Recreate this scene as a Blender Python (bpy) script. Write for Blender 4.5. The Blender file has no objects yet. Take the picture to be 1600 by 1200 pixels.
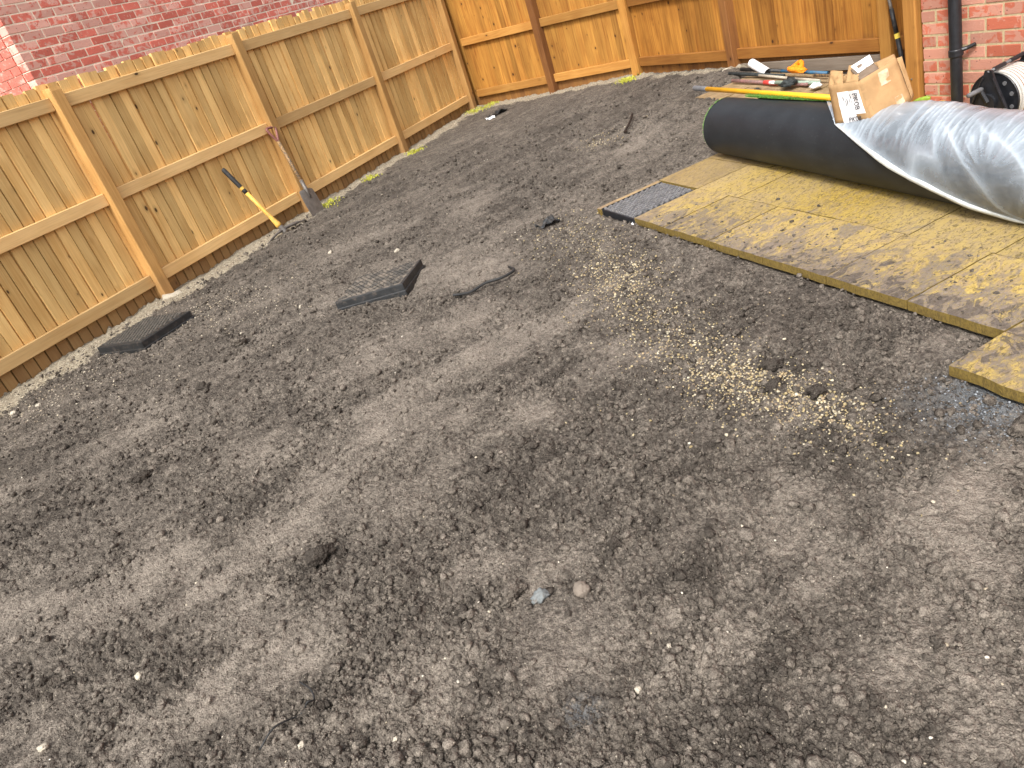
import bpy, bmesh, math, random
import numpy as np
from mathutils import Matrix, Vector
R = random.Random(7)
rng = np.random.default_rng(11)
sc = bpy.context.scene
C = sc.collection

# ------------------------------------------------------------------ camera, world, sun, exposure
PITCH, ROLL, CAMH = math.radians(26.876), math.radians(-19.407), 1.3411
cd = bpy.data.cameras.new('camera'); cam = bpy.data.objects.new('camera', cd); C.objects.link(cam)
cd.sensor_width = 36; cd.lens = 1165.9/1600*36; cd.clip_end = 400; cd.clip_start = .05
_cp, _sp, _c, _s = math.cos(PITCH), math.sin(PITCH), math.cos(ROLL), math.sin(ROLL)
r0, u0, f0 = Vector((1, 0, 0)), Vector((0, _sp, _cp)), Vector((0, _cp, -_sp))
rt, up = _c*r0+_s*u0, _c*u0-_s*r0
cam.matrix_world = Matrix(((rt.x, up.x, -f0.x, 0), (rt.y, up.y, -f0.y, 0), (rt.z, up.z, -f0.z, CAMH), (0, 0, 0, 1)))
sc.camera = cam

SUN_EL, SUN_AZ = math.radians(50), math.radians(207)      # azimuth from +Y towards +X: behind the camera, a little to the left
w = bpy.data.worlds.new('World'); sc.world = w; w.use_nodes = True
nt = w.node_tree; nt.nodes.clear()
sky = nt.nodes.new('ShaderNodeTexSky'); sky.sky_type = 'NISHITA'; sky.sun_disc = False
sky.sun_elevation = SUN_EL; sky.sun_rotation = SUN_AZ; sky.dust_density = 4; sky.air_density = 1.0
hs = nt.nodes.new('ShaderNodeHueSaturation'); hs.inputs['Saturation'].default_value = .22
bg = nt.nodes.new('ShaderNodeBackground'); bg.inputs['Strength'].default_value = .15
wo = nt.nodes.new('ShaderNodeOutputWorld')
nt.links.new(sky.outputs[0], hs.inputs['Color']); nt.links.new(hs.outputs[0], bg.inputs[0]); nt.links.new(bg.outputs[0], wo.inputs[0])
sl = bpy.data.lights.new('sun', 'SUN'); sl.energy = 1.5; sl.angle = math.radians(9); sl.color = (1, .965, .91)
so = bpy.data.objects.new('sun', sl); C.objects.link(so)
sdir = Vector((math.sin(SUN_AZ)*math.cos(SUN_EL), math.cos(SUN_AZ)*math.cos(SUN_EL), math.sin(SUN_EL)))
so.rotation_euler = sdir.to_track_quat('Z', 'Y').to_euler(); so.location = (2, -4, 8)
vs = sc.view_settings; vs.view_transform = 'Standard'; vs.look = 'None'; vs.gamma = 1; vs.use_curve_mapping = False
vs.exposure = 1.11

# ------------------------------------------------------------------ helpers
def thing(name, label, cat, loc=(0, 0, 0), rotz=0, group=None):
    o = bpy.data.objects.new(name, None); C.objects.link(o); o.empty_display_size = .1
    o.location = loc; o.rotation_euler = (0, 0, rotz)
    return tag(o, label, cat, group)
def tag(o, label=None, cat=None, group=None, kind=None):
    if label: o['label'] = label
    if cat: o['category'] = cat
    if group: o['group'] = group
    if kind: o['kind'] = kind
    return o
def mesh(name, V, F, mat=None, smooth=False, attrs=None):
    me = bpy.data.meshes.new(name)
    V = np.asarray(V, np.float32)
    if isinstance(F, np.ndarray):
        k = F.shape[1]; n = len(F)
        me.vertices.add(len(V)); me.vertices.foreach_set('co', V.ravel())
        me.loops.add(n*k); me.loops.foreach_set('vertex_index', F.astype(np.int32).ravel())
        me.polygons.add(n); me.polygons.foreach_set('loop_start', np.arange(0, n*k, k, dtype=np.int32))
        me.polygons.foreach_set('loop_total', np.full(n, k, np.int32))
        if smooth: me.polygons.foreach_set('use_smooth', np.ones(n, bool))
        me.update(calc_edges=True)
    else:
        me.from_pydata([tuple(map(float, v)) for v in V], [], F)
        if smooth: me.polygons.foreach_set('use_smooth', np.ones(len(F), bool))
        me.update()
    for an, arr in (attrs or {}).items():
        a = me.attributes.new(an, 'FLOAT_COLOR', 'POINT'); a.data.foreach_set('color', np.asarray(arr, np.float32).ravel())
    if mat: me.materials.append(mat)
    return me
def link(name, me, parent=None, loc=(0, 0, 0), rot=(0, 0, 0)):
    o = bpy.data.objects.new(name, me); C.objects.link(o); o.location = loc; o.rotation_euler = rot
    if parent: o.parent = parent
    return o
def bmobj(name, bm, mat, parent=None, loc=(0, 0, 0), rot=(0, 0, 0), smooth=False):
    me = bpy.data.meshes.new(name); bm.normal_update(); bm.to_mesh(me); bm.free()
    if smooth:
        for p in me.polygons: p.use_smooth = True
    me.materials.append(mat)
    return link(name, me, parent, loc, rot)
def boxbm(x0, x1, y0, y1, z0, z1, bev=0, seg=1, bm=None):
    own = bm is None
    b = bmesh.new()
    vs_ = [b.verts.new(p) for p in ((x0, y0, z0), (x1, y0, z0), (x1, y1, z0), (x0, y1, z0), (x0, y0, z1), (x1, y0, z1), (x1, y1, z1), (x0, y1, z1))]
    for f in ((0, 3, 2, 1), (4, 5, 6, 7), (0, 1, 5, 4), (1, 2, 6, 5), (2, 3, 7, 6), (3, 0, 4, 7)): b.faces.new([vs_[i] for i in f])
    if bev: bmesh.ops.bevel(b, geom=b.edges[:]+b.verts[:], offset=bev, segments=seg, profile=.6, affect='EDGES')
    if own: return b
    me = bpy.data.meshes.new('t'); b.to_mesh(me); b.free(); bm.from_mesh(me); bpy.data.meshes.remove(me)
    return bm
def tubebm(pts, rad, n=10, bm=None, caps=True):
    bm = bm or bmesh.new(); pts = [Vector(p) for p in pts]
    rads = rad if isinstance(rad, (list, tuple)) else [rad]*len(pts)
    rings = []; prev = None
    for i, p in enumerate(pts):
        t = (pts[min(i+1, len(pts)-1)]-pts[max(i-1, 0)]).normalized()
        a = (prev - t*prev.dot(t)).normalized() if prev is not None else t.orthogonal().normalized()
        prev = a; b = t.cross(a)
        rings.append([bm.verts.new(p+(a*math.cos(k*2*math.pi/n)+b*math.sin(k*2*math.pi/n))*rads[i]) for k in range(n)])
    for A, B in zip(rings, rings[1:]):
        for k in range(n): bm.faces.new((A[k], A[(k+1) % n], B[(k+1) % n], B[k]))
    if caps: bm.faces.new(rings[0][::-1]); bm.faces.new(rings[-1])
    return bm
def smooth_path(pts, n=6):
    out = []; P = [Vector(p) for p in pts]; P = [P[0]*2-P[1]]+P+[P[-1]*2-P[-2]]
    for i in range(1, len(P)-2):
        for k in range(n):
            t = k/n; a, b, c, d = P[i-1:i+3]
            out.append(.5*((2*b)+(c-a)*t+(2*a-5*b+4*c-d)*t*t+(3*b-a-3*c+d)*t**3))
    out.append(P[-2]); return out
def prismbm(poly, x0, x1, bm=None):          # polygon in (y,z), extruded along x
    bm = bm or bmesh.new()
    a = [bm.verts.new((x0, y, z)) for y, z in poly]; b = [bm.verts.new((x1, y, z)) for y, z in poly]
    bm.faces.new(a[::-1]); bm.faces.new(b)
    for i in range(len(poly)): j = (i+1) % len(poly); bm.faces.new((a[i], a[j], b[j], b[i]))
    return bm

# noise ----------------------------------------------------------------
def perlin(x, y, seed=0):
    x = np.asarray(x, np.float64)+seed*17.31; y = np.asarray(y, np.float64)-seed*9.77
    xi = np.floor(x).astype(np.int64); yi = np.floor(y).astype(np.int64); xf = x-xi; yf = y-yi
    def g(ix, iy, dx, dy):
        h = (ix*374761393+iy*668265263+seed*974634541) & 0xffffffff
        h = ((h ^ (h >> 13))*1274126177) & 0xffffffff; h = (h ^ (h >> 16)) & 0xffff
        a = h*(2*np.pi/65536); return np.cos(a)*dx+np.sin(a)*dy
    u = xf*xf*xf*(xf*(xf*6-15)+10); v = yf*yf*yf*(yf*(yf*6-15)+10)
    a = g(xi, yi, xf, yf); b = g(xi+1, yi, xf-1, yf); c = g(xi, yi+1, xf, yf-1); d = g(xi+1, yi+1, xf-1, yf-1)
    return 1.5*((a+(b-a)*u)+((c+(d-c)*u)-(a+(b-a)*u))*v)
def fbm(x, y, f, o, seed=0, gain=.5):
    r = 0; a = 1
    for i in range(o): r = r+a*perlin(x*f, y*f, seed+i); f *= 2.03; a *= gain
    return r
def sm(t): t = np.clip(t, 0, 1); return t*t*(3-2*t)

# ------------------------------------------------------------------ materials
def newmat(name, rough=.8, spec=.3):
    m = bpy.data.materials.new(name); m.use_nodes = True
    b = m.node_tree.nodes['Principled BSDF']; b.inputs['Roughness'].default_value = rough
    b.inputs['Specular IOR Level'].default_value = spec
    return m, m.node_tree, b
class N:
    def __init__(s, nt): s.nt = nt
    def n(s, t, **k):
        x = s.nt.nodes.new(t)
        for a, v in k.items(): setattr(x, a, v)
        return x
    def l(s, a, b): s.nt.links.new(a, b)
    def val(s, x, sock):
        if hasattr(x, 'links'): s.l(x, sock)
        else: sock.default_value = x
    def math(s, op, a, b=0, clamp=False):
        x = s.n('ShaderNodeMath', operation=op, use_clamp=clamp); s.val(a, x.inputs[0]); s.val(b, x.inputs[1]); return x.outputs[0]
    def mix(s, f, a, b, mode='MIX'):
        x = s.n('ShaderNodeMix', data_type='RGBA', blend_type=mode)
        s.val(f, x.inputs[0])
        for i, v in ((6, a), (7, b)):
            if hasattr(v, 'links'): s.l(v, x.inputs[i])
            else: x.inputs[i].default_value = (*v, 1)
        return x.outputs[2]
    def ramp(s, f, lo, hi):
        x = s.n('ShaderNodeMapRange'); x.interpolation_type = 'SMOOTHSTEP'; s.val(f, x.inputs[0]); x.inputs[1].default_value = lo; x.inputs[2].default_value = hi
        return x.outputs[0]
    def noise(s, vec, scale, detail=3, rough=.55, dist=0):
        x = s.n('ShaderNodeTexNoise'); x.inputs['Scale'].default_value = scale; x.inputs['Detail'].default_value = detail
        x.inputs['Roughness'].default_value = rough; x.inputs['Distortion'].default_value = dist
        if vec is not None: s.l(vec, x.inputs['Vector'])
        return x.outputs['Fac']
    def vor(s, vec, scale, feature='F1', rand=1):
        x = s.n('ShaderNodeTexVoronoi', feature=feature); x.inputs['Scale'].default_value = scale; x.inputs['Randomness'].default_value = rand
        if vec is not None: s.l(vec, x.inputs['Vector'])
        return x
    def map(s, vec, scale=(1, 1, 1), loc=None):
        x = s.n('ShaderNodeMapping'); x.inputs['Scale'].default_value = scale; s.l(vec, x.inputs['Vector'])
        if loc is not None: s.l(loc, x.inputs['Location'])
        return x.outputs[0]
    def bump(s, h, strength, dist, normal=None):
        x = s.n('ShaderNodeBump'); x.inputs['Strength'].default_value = strength; x.inputs['Distance'].default_value = dist; s.l(h, x.inputs['Height'])
        if normal is not None: s.l(normal, x.inputs['Normal'])
        return x.outputs[0]
def objvec(k):
    tc = k.n('ShaderNodeTexCoord'); oi = k.n('ShaderNodeObjectInfo')
    r = oi.outputs['Random']
    cx = k.n('ShaderNodeCombineXYZ'); k.l(k.math('MULTIPLY', r, 91.7), cx.inputs[0]); k.l(k.math('MULTIPLY', r, 53.1), cx.inputs[1]); k.l(k.math('MULTIPLY', r, 37.3), cx.inputs[2])
    a = k.n('ShaderNodeVectorMath', operation='ADD'); k.l(tc.outputs['Object'], a.inputs[0]); k.l(cx.outputs[0], a.inputs[1])
    return a.outputs[0], tc.outputs['Object'], r

def wood(name, light, dark, knots=.5, axis='z', damp=None, rough=.75, streak=.5, kz=6.5):
    m, nt_, b = newmat(name, rough, .25); k = N(nt_); v, raw, r = objvec(k)
    st = (34, 34, 1.3) if axis == 'z' else (1.3, 34, 34)
    g1 = k.noise(k.map(v, st), 1, 5, .6, 1.2)
    st2 = (150, 150, 5) if axis == 'z' else (5, 150, 150)
    g2 = k.noise(k.map(v, st2), 1, 3, .6)
    big = k.noise(v, 2.3, 2)
    f = k.math('ADD', k.math('MULTIPLY', k.ramp(g1, .32, .72), streak), k.math('MULTIPLY', k.ramp(big, .3, .7), 1-streak))
    col = k.mix(f, light, dark)
    col = k.mix(k.math('MULTIPLY', k.ramp(g2, .45, .75), .28), col, tuple(c*.55 for c in dark))
    # tone of each board
    tone = k.math('ADD', k.math('MULTIPLY', r, .45), .76)
    tn = k.n('ShaderNodeCombineColor'); 
    for i in range(3): k.l(tone, tn.inputs[i])
    col = k.mix(1, col, tn.outputs[0], 'MULTIPLY')
    kv = (11, 11, kz) if axis == 'z' else (5.2, 11, 11)
    vo = k.vor(k.map(v, kv), 1)
    sep = k.n('ShaderNodeSeparateColor'); k.l(vo.outputs['Color'], sep.inputs[0])
    pick = k.math('LESS_THAN', sep.outputs[0], knots)
    size = k.math('ADD', k.math('MULTIPLY', sep.outputs[1], .11), .035)
    kn = k.math('MULTIPLY', k.math('SUBTRACT', 1, k.ramp(k.math('DIVIDE', vo.outputs['Distance'], size), .75, 1.35)), pick)
    halo = k.math('MULTIPLY', k.math('SUBTRACT', 1, k.ramp(k.math('DIVIDE', vo.outputs['Distance'], size), .9, 3.2)), pick)
    col = k.mix(k.math('MULTIPLY', halo, .4), col, tuple(c*.55 for c in dark))
    col = k.mix(k.math('MULTIPLY', kn, .9), col, (.035, .014, .006))
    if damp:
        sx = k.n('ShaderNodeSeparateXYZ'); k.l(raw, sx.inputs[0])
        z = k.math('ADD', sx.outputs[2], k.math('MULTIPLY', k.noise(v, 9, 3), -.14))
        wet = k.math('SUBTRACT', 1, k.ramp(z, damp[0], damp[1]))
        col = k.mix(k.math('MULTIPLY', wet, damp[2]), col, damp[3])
    k.l(col, b.inputs['Base Color'])
    k.l(k.bump(k.math('ADD', g1, k.math('MULTIPLY', g2, .6)), .35, .003), b.inputs['Normal'])
    return m
M = {}
WETB = (.13, .062, .028)
LL, LD = (.82, .56, .23), (.58, .335, .11)
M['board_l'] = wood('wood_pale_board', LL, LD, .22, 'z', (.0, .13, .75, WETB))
M['rail_l'] = wood('wood_pale_rail', (.68, .46, .21), (.54, .33, .13), .10, 'x')
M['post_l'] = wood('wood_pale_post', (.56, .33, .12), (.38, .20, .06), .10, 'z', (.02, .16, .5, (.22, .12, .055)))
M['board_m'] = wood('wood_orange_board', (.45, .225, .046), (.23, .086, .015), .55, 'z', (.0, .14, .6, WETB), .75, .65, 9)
M['post_o'] = wood('wood_orange_post_pale', (.42, .21, .05), (.27, .115, .022), .3, 'z')
M['rail_m'] = wood('wood_orange_rail', (.45, .235, .062), (.32, .14, .03), .3, 'x')
M['post_m'] = wood('wood_orange_post', (.22, .095, .028), (.11, .042, .013), .15, 'z')
M['board_b'] = wood('wood_brown_board', (.42, .19, .034), (.19, .068, .011), .55, 'z', (.0, .14, .6, (.1, .045, .02)), .75, .65, 9)
M['rail_b'] = wood('wood_brown_rail', (.33, .145, .031), (.22, .083, .017), .3, 'x')
M['wood_grey'] = wood('wood_grey', (.2, .165, .13), (.12, .09, .065), .1, 'x')

def plain(name, col, rough=.6, spec=.35, var=.25, scale=18, bump=0, dirt=None, metallic=0):
    m, nt_, b = newmat(name, rough, spec); k = N(nt_); v, raw, r = objvec(k)
    n1 = k.noise(v, scale, 4, .6)
    c = k.mix(k.ramp(n1, .3, .7), tuple(x*(1-var) for x in col), tuple(min(1, x*(1+var)) for x in col))
    if dirt: c = k.mix(k.math('MULTIPLY', k.ramp(k.noise(v, dirt[1], 4, .65), dirt[2], dirt[3]), dirt[4]), c, dirt[0])
    k.l(c, b.inputs['Base Color']); b.inputs['Metallic'].default_value = metallic
    if bump: k.l(k.bump(k.noise(v, scale*4, 4, .6), .5, bump), b.inputs['Normal'])
    return m
SOILC = (.11, .088, .07)
M['black'] = plain('black_plastic', (.012, .013, .016), .42, .5, .3, 30, .0005)
M['blackmud'] = plain('muddy_black_plastic', (.016, .017, .018), .55, .45, .3, 25, .001, (SOILC, 30, .5, .8, .75))
M['grate'] = plain('dusty_black_plastic', (.13, .13, .135), .6, .4, .3, 25, .001, ((.24, .22, .2), 40, .45, .75, .8))
M['covertop'] = plain('dusty_cover_top', (.05, .047, .042), .65, .35, .3, 25, .001, ((.13, .11, .09), 40, .4, .7, .7))
M['covermud'] = plain('earth_covered_cover_top', (.05, .047, .043), .8, .25, .3, 25, .001, ((.20, .168, .135), 16, .42, .66, .85))
M['steel'] = plain('worn_steel', (.16, .145, .13), .5, .5, .2, 20, .0005, (SOILC, 25, .5, .75, .6), .4)
M['yellow'] = plain('yellow_handle', (.80, .40, .015), .4, .5, .08, 10)
M['yellowmud'] = plain('muddy_yellow_handle', (.70, .42, .08), .5, .4, .12, 25, 0, ((.30, .21, .10), 40, .5, .7, .7))
M['grey'] = plain('grey_grip', (.12, .12, .125), .6, .4, .15, 20)
M['redgrip'] = plain('dull_red_grip', (.22, .085, .07), .5, .4, .2, 30)
M['shaft'] = plain('muddy_shaft', (.33, .2, .09), .6, .3, .2, 40, 0, ((.08, .065, .05), 60, .42, .58, .9))
M['white'] = plain('white_plastic', (.8, .8, .8), .4, .5, .04, 10)
M['paper'] = plain('white_paper', (.82, .81, .82), .7, .3, .04, 30)
M['ink'] = plain('black_ink', (.03, .03, .035), .7, .2, .1, 30)
M['orange'] = plain('orange_fabric', (.85, .25, .012), .65, .3, .15, 40)
M['blue'] = plain('blue_plastic', (.03, .12, .22), .5, .4, .2, 20, 0, (SOILC, 30, .5, .7, .6))
M['red'] = plain('red_plastic', (.62, .06, .05), .5, .4, .1, 20)
M['pinkish'] = plain('muddy_red_bar', (.26, .13, .12), .6, .3, .25, 40, 0, (SOILC, 60, .45, .6, .8))
M['palegreen'] = plain('pale_green_bar', (.26, .34, .27), .6, .3, .2, 30, 0, (SOILC, 60, .5, .65, .7))
M['darkgrey'] = plain('dark_grey_rag', (.035, .04, .04), .8, .2, .4, 40, .002)
M['cardin'] = plain('cardboard', (.36, .222, .105), .8, .2, .10, 14, .0006, ((.30, .17, .075), 10, .5, .75, .45))
M['carddark'] = plain('cardboard_inside', (.17, .125, .09), .85, .2, .15, 20)
M['tape'] = plain('shiny_parcel_tape', (.5, .36, .23), .22, .6, .2, 40)
M['hosew'] = plain('white_hose', (.46, .44, .40), .45, .45, .05, 20)
M['hoseb'] = plain('brown_hose_stripe', (.22, .12, .085), .45, .45, .1, 20)
M['cable'] = plain('black_cable', (.018, .018, .018), .6, .4, .3, 40)
M['twig'] = plain('dark_twig', (.03, .02, .015), .8, .2, .4, 40)
M['lime'] = plain('lime_green_rubber', (.25, .36, .04), .5, .4, .2, 30)
M['lemon'] = plain('yellow_sponge', (.8, .62, .1), .8, .2, .15, 60, .002)
M['bluestone'] = plain('blue_grey_stone', (.165, .178, .178), .8, .2, .2, 40, .002, (SOILC, 40, .5, .65, .7))
M['mudstone'] = plain('dusty_brown_stone', (.18, .15, .122), .85, .2, .12, 40, .001)
M['whitestone'] = plain('pale_cream_stone', (.42, .375, .30), .8, .25, .15, 60, .001, (SOILC, 40, .52, .7, .7))
M['clod'] = plain('soil_clod', (.115, .099, .082), .95, .1, .25, 70, .004)
M['clodd'] = plain('dark_soil_clod', (.062, .053, .046), .95, .1, .3, 70, .004)
M['concrete'] = plain('pale_concrete', (.42, .37, .29), .9, .15, .2, 30, .003, (SOILC, 30, .5, .7, .6))

def brickmat(name, red, grey, pale, mottle):
    m, nt_, b = newmat(name, .85, .2); k = N(nt_); v, raw, r = objvec(k)
    n1 = k.noise(v, 13, 3, .6, .6); n2 = k.noise(v, 34, 3, .6); n3 = k.noise(v, 120, 2)
    thr = k.math('ADD', k.math('MULTIPLY', r, -.30), mottle)
    f = k.ramp(k.math('SUBTRACT', n1, thr), -.03, .07)
    c = k.mix(k.math('MULTIPLY', f, .85), red, grey)
    c = k.mix(k.math('MULTIPLY', k.ramp(n2, .58, .7), .55), c, pale)
    t = k.n('ShaderNodeCombineColor')
    rr = k.math('FRACT', k.math('MULTIPLY', r, 7.77)); tone = k.math('ADD', k.math('MULTIPLY', rr, .35), .8)
    for i in range(3): k.l(tone, t.inputs[i])
    c = k.mix(1, c, t.outputs[0], 'MULTIPLY')
    vo = k.vor(v, 55); sp = k.n('ShaderNodeSeparateColor'); k.l(vo.outputs['Color'], sp.inputs[0])
    spot = k.math('MULTIPLY', k.math('LESS_THAN', vo.outputs['Distance'], .22), k.math('LESS_THAN', sp.outputs[0], .12))
    c = k.mix(k.math('MULTIPLY', spot, .75), c, (.06, .025, .02))
    k.l(c, b.inputs['Base Color'])
    k.l(k.bump(k.math('ADD', n2, n3), .5, .004), b.inputs['Normal'])
    return m
M['brick_l'] = brickmat('crimson_brick', (.62, .17, .125), (.70, .42, .345), (.74, .47, .38), .63)
M['brick_r'] = brickmat('orange_red_brick', (.47, .135, .08), (.48, .245, .18), (.55, .31, .235), .58)
M['mortar_l'] = plain('cream_mortar', (.80, .70, .56), .95, .1, .1, 60, .002)
M['mortar_r'] = plain('buff_mortar', (.45, .36, .22), .95, .1, .15, 60, .002)

def slabmat():
    m, nt_, b = newmat('yellow_riven_stone', .8, .25); k = N(nt_)
    tc = k.n('ShaderNodeTexCoord'); v = tc.outputs['Object']; oi = k.n('ShaderNodeObjectInfo')
    g = k.n('ShaderNodeNewGeometry'); wv = g.outputs['Position']
    rot = k.n('ShaderNodeMapping'); rot.inputs['Rotation'].default_value = (0, 0, math.radians(-25)); k.l(wv, rot.inputs['Vector']); rv = rot.outputs[0]
    rel = k.noise(k.map(rv, (1, 2.2, .3)), 13, 6, .66, 1.2)
    fine = k.noise(k.map(rv, (1, 1.8, 1)), 60, 5, .7, .6); pit = k.noise(k.map(rv, (1, 2.0, 1)), 34, 4, .7, 1.0)
    big = k.noise(wv, 1.5, 3, .5); mid = k.noise(k.map(rv, (1, 1.6, 1)), 6.0, 5, .68, .8)
    at = k.n('ShaderNodeAttribute'); at.attribute_name = 'slab'
    sp = k.n('ShaderNodeSeparateColor'); k.l(at.outputs['Color'], sp.inputs[0])
    yel = k.mix(k.ramp(fine, .35, .65), k.mix(sp.outputs[0], (.42, .295, .065), (.45, .345, .125)), k.mix(sp.outputs[0], (.27, .175, .03), (.30, .215, .065)))
    yel = k.mix(k.ramp(big, .35, .65), yel, (.37, .27, .10))
    br = k.mix(k.ramp(fine, .3, .7), (.19, .14, .10), (.29, .22, .155))
    f = k.ramp(rel, .46, .58)
    c = k.mix(k.math('MULTIPLY', f, k.math('ADD', k.math('MULTIPLY', sp.outputs[0], .55), .4)), yel, br)
    c = k.mix(k.math('MULTIPLY', k.ramp(pit, .51, .63), .85), c, (.11, .08, .035))
    # dried soil trodden over the slabs (more along the lawn edge and on the far slabs)
    mud = k.ramp(k.math('ADD', mid, k.math('MULTIPLY', k.math('SUBTRACT', sp.outputs[0], .5), .30)), .475, .61)
    mc = k.mix(k.ramp(fine, .3, .7), (.085, .07, .06), (.215, .178, .15))
    c = k.mix(k.math('MULTIPLY', mud, k.math('ADD', .35, k.math('MULTIPLY', k.ramp(fine, .3, .6), .55))), c, mc)
    wetn = k.noise(k.map(rv, (1, 1.5, 1)), 9.5, 5, .7, 1.2)
    wet = k.math('MULTIPLY', k.ramp(k.math('ADD', wetn, k.math('MULTIPLY', k.math('SUBTRACT', sp.outputs[0], .5), .36)), .60, .68), .85)
    c = k.mix(wet, c, k.mix(k.ramp(fine, .35, .65), (.055, .045, .038), (.115, .095, .08)))
    dust = k.mix(k.ramp(mid, .35, .65), (.33, .235, .14), (.22, .15, .085))
    c = k.mix(k.math('MULTIPLY', sp.outputs[1], .85), c, dust)
    tn = k.n('ShaderNodeCombineColor'); tv = k.math('ADD', k.math('MULTIPLY', oi.outputs['Random'], .26), .86)
    for q in range(3): k.l(tv, tn.inputs[q])
    c = k.mix(1, c, tn.outputs[0], 'MULTIPLY')
    c = k.mix(sp.outputs[2], c, k.mix(k.ramp(fine, .3, .7), (.10, .068, .02), (.22, .15, .035)))   # darker yellow-brown on the vertical edge faces
    k.l(c, b.inputs['Base Color'])
    k.l(k.bump(k.math('ADD', rel, k.math('ADD', k.math('MULTIPLY', fine, .5), k.math('MULTIPLY', pit, -.7))), .7, .009), b.inputs['Normal'])
    return m
M['slab'] = slabmat()
M['bed'] = plain('slab_bedding', (.11, .085, .055), .95, .1, .25, 40, .003)

def soilmat(name, crumb=False):
    m, nt_, b = newmat(name, .95, .12); k = N(nt_)
    g = k.n('ShaderNodeNewGeometry'); wv = g.outputs['Position']
    at = k.n('ShaderNodeAttribute'); at.attribute_name = 'soil'
    sp = k.n('ShaderNodeSeparateColor'); k.l(at.outputs['Color'], sp.inputs[0])
    n1 = k.noise(wv, 9, 5, .65, .4); n2 = k.noise(wv, 55, 4, .7); n3 = k.noise(wv, 240, 3, .7)
    d = k.math('ADD', sp.outputs[0], k.math('ADD', k.math('MULTIPLY', k.math('SUBTRACT', n1, .5), .55), k.math('MULTIPLY', k.math('SUBTRACT', n2, .5), 1.6)))
    rot = k.n('ShaderNodeMapping'); rot.inputs['Rotation'].default_value = (0, 0, math.radians(-29)); rot.inputs['Scale'].default_value = (2.6, 11, 2); k.l(wv, rot.inputs['Vector'])
    rm = k.n('ShaderNodeMapping'); rm.inputs['Rotation'].default_value = (0, 0, math.radians(-29)); k.l(wv, rm.inputs['Vector'])
    st = k.noise(k.map(rm.outputs[0], (2.4, 10, 2)), 1, 6, .68, .5)
    d = k.math('ADD', d, k.math('MULTIPLY', k.math('SUBTRACT', st, .5), .85))
    c = k.mix(k.ramp(d, .0, 1.0), (.064, .0545, .0455), (.300, .257, .212))
    c = k.mix(k.math('MULTIPLY', k.ramp(n3, .38, .68), .55), c, (.042, .034, .028))
    c = k.mix(k.math('MULTIPLY', sp.outputs[1], .85), c, k.mix(k.ramp(n3, .3, .7), (.06, .065, .07), (.2, .22, .24)))
    pal = k.mix(k.ramp(n2, .35, .65), (.24, .2, .145), (.5, .44, .33))
    c = k.mix(k.math('MULTIPLY', k.ramp(k.math('ADD', sp.outputs[2], k.math('MULTIPLY', k.math('SUBTRACT', n2, .5), .9)), .3, .8), .85), c, pal)
    c = k.mix(k.math('MULTIPLY', k.ramp(k.math('ADD', at.outputs['Alpha'], k.math('MULTIPLY', k.math('SUBTRACT', n2, .5), .8)), .35, .8), .8), c, (.32, .3, .04))
    # fine grains and pale mineral specks
    vo = k.vor(wv, 150); s2 = k.n('ShaderNodeSeparateColor'); k.l(vo.outputs['Color'], s2.inputs[0])
    spk = k.math('MULTIPLY', k.math('LESS_THAN', vo.outputs['Distance'], .28), k.math('LESS_THAN', s2.outputs[0], .035))
    c = k.mix(k.math('MULTIPLY', spk, .8), c, (.42, .37, .29))
    k.l(c, b.inputs['Base Color'])
    dist = k.n('ShaderNodeVectorMath', operation='ADD'); nz = k.n('ShaderNodeTexNoise'); nz.inputs['Scale'].default_value = 30; k.l(wv, nz.inputs['Vector'])
    sc_ = k.n('ShaderNodeVectorMath', operation='SCALE'); k.l(nz.outputs['Color'], sc_.inputs[0]); sc_.inputs['Scale'].default_value = .02
    k.l(wv, dist.inputs[0]); k.l(sc_.outputs[0], dist.inputs[1])
    g1 = k.vor(dist.outputs[0], 75).outputs['Distance']; g2 = k.vor(dist.outputs[0], 190).outputs['Distance']
    h = k.math('ADD', k.math('MULTIPLY', n2, 1.0), k.math('MULTIPLY', n3, .45))
    h = k.math('SUBTRACT', h, k.math('ADD', k.math('MULTIPLY', g1, .75), k.math('MULTIPLY', g2, .4)))
    k.l(k.bump(h, .9, .011), b.inputs['Normal'])
    return m
M['soil'] = soilmat('bare_soil')
def vcol(name, rough=.8):
    m, nt_, b = newmat(name, rough, .25); k = N(nt_)
    g = k.n('ShaderNodeNewGeometry')
    at = k.n('ShaderNodeAttribute'); at.attribute_name = 'tint'
    n = k.noise(g.outputs['Position'], 160, 3)
    c = k.mix(k.math('MULTIPLY', k.ramp(n, .5, .75), .4), at.outputs['Color'], (.16, .12, .08))
    k.l(c, b.inputs['Base Color']); return m
M['gravel'] = vcol('cream_gravel')

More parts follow.
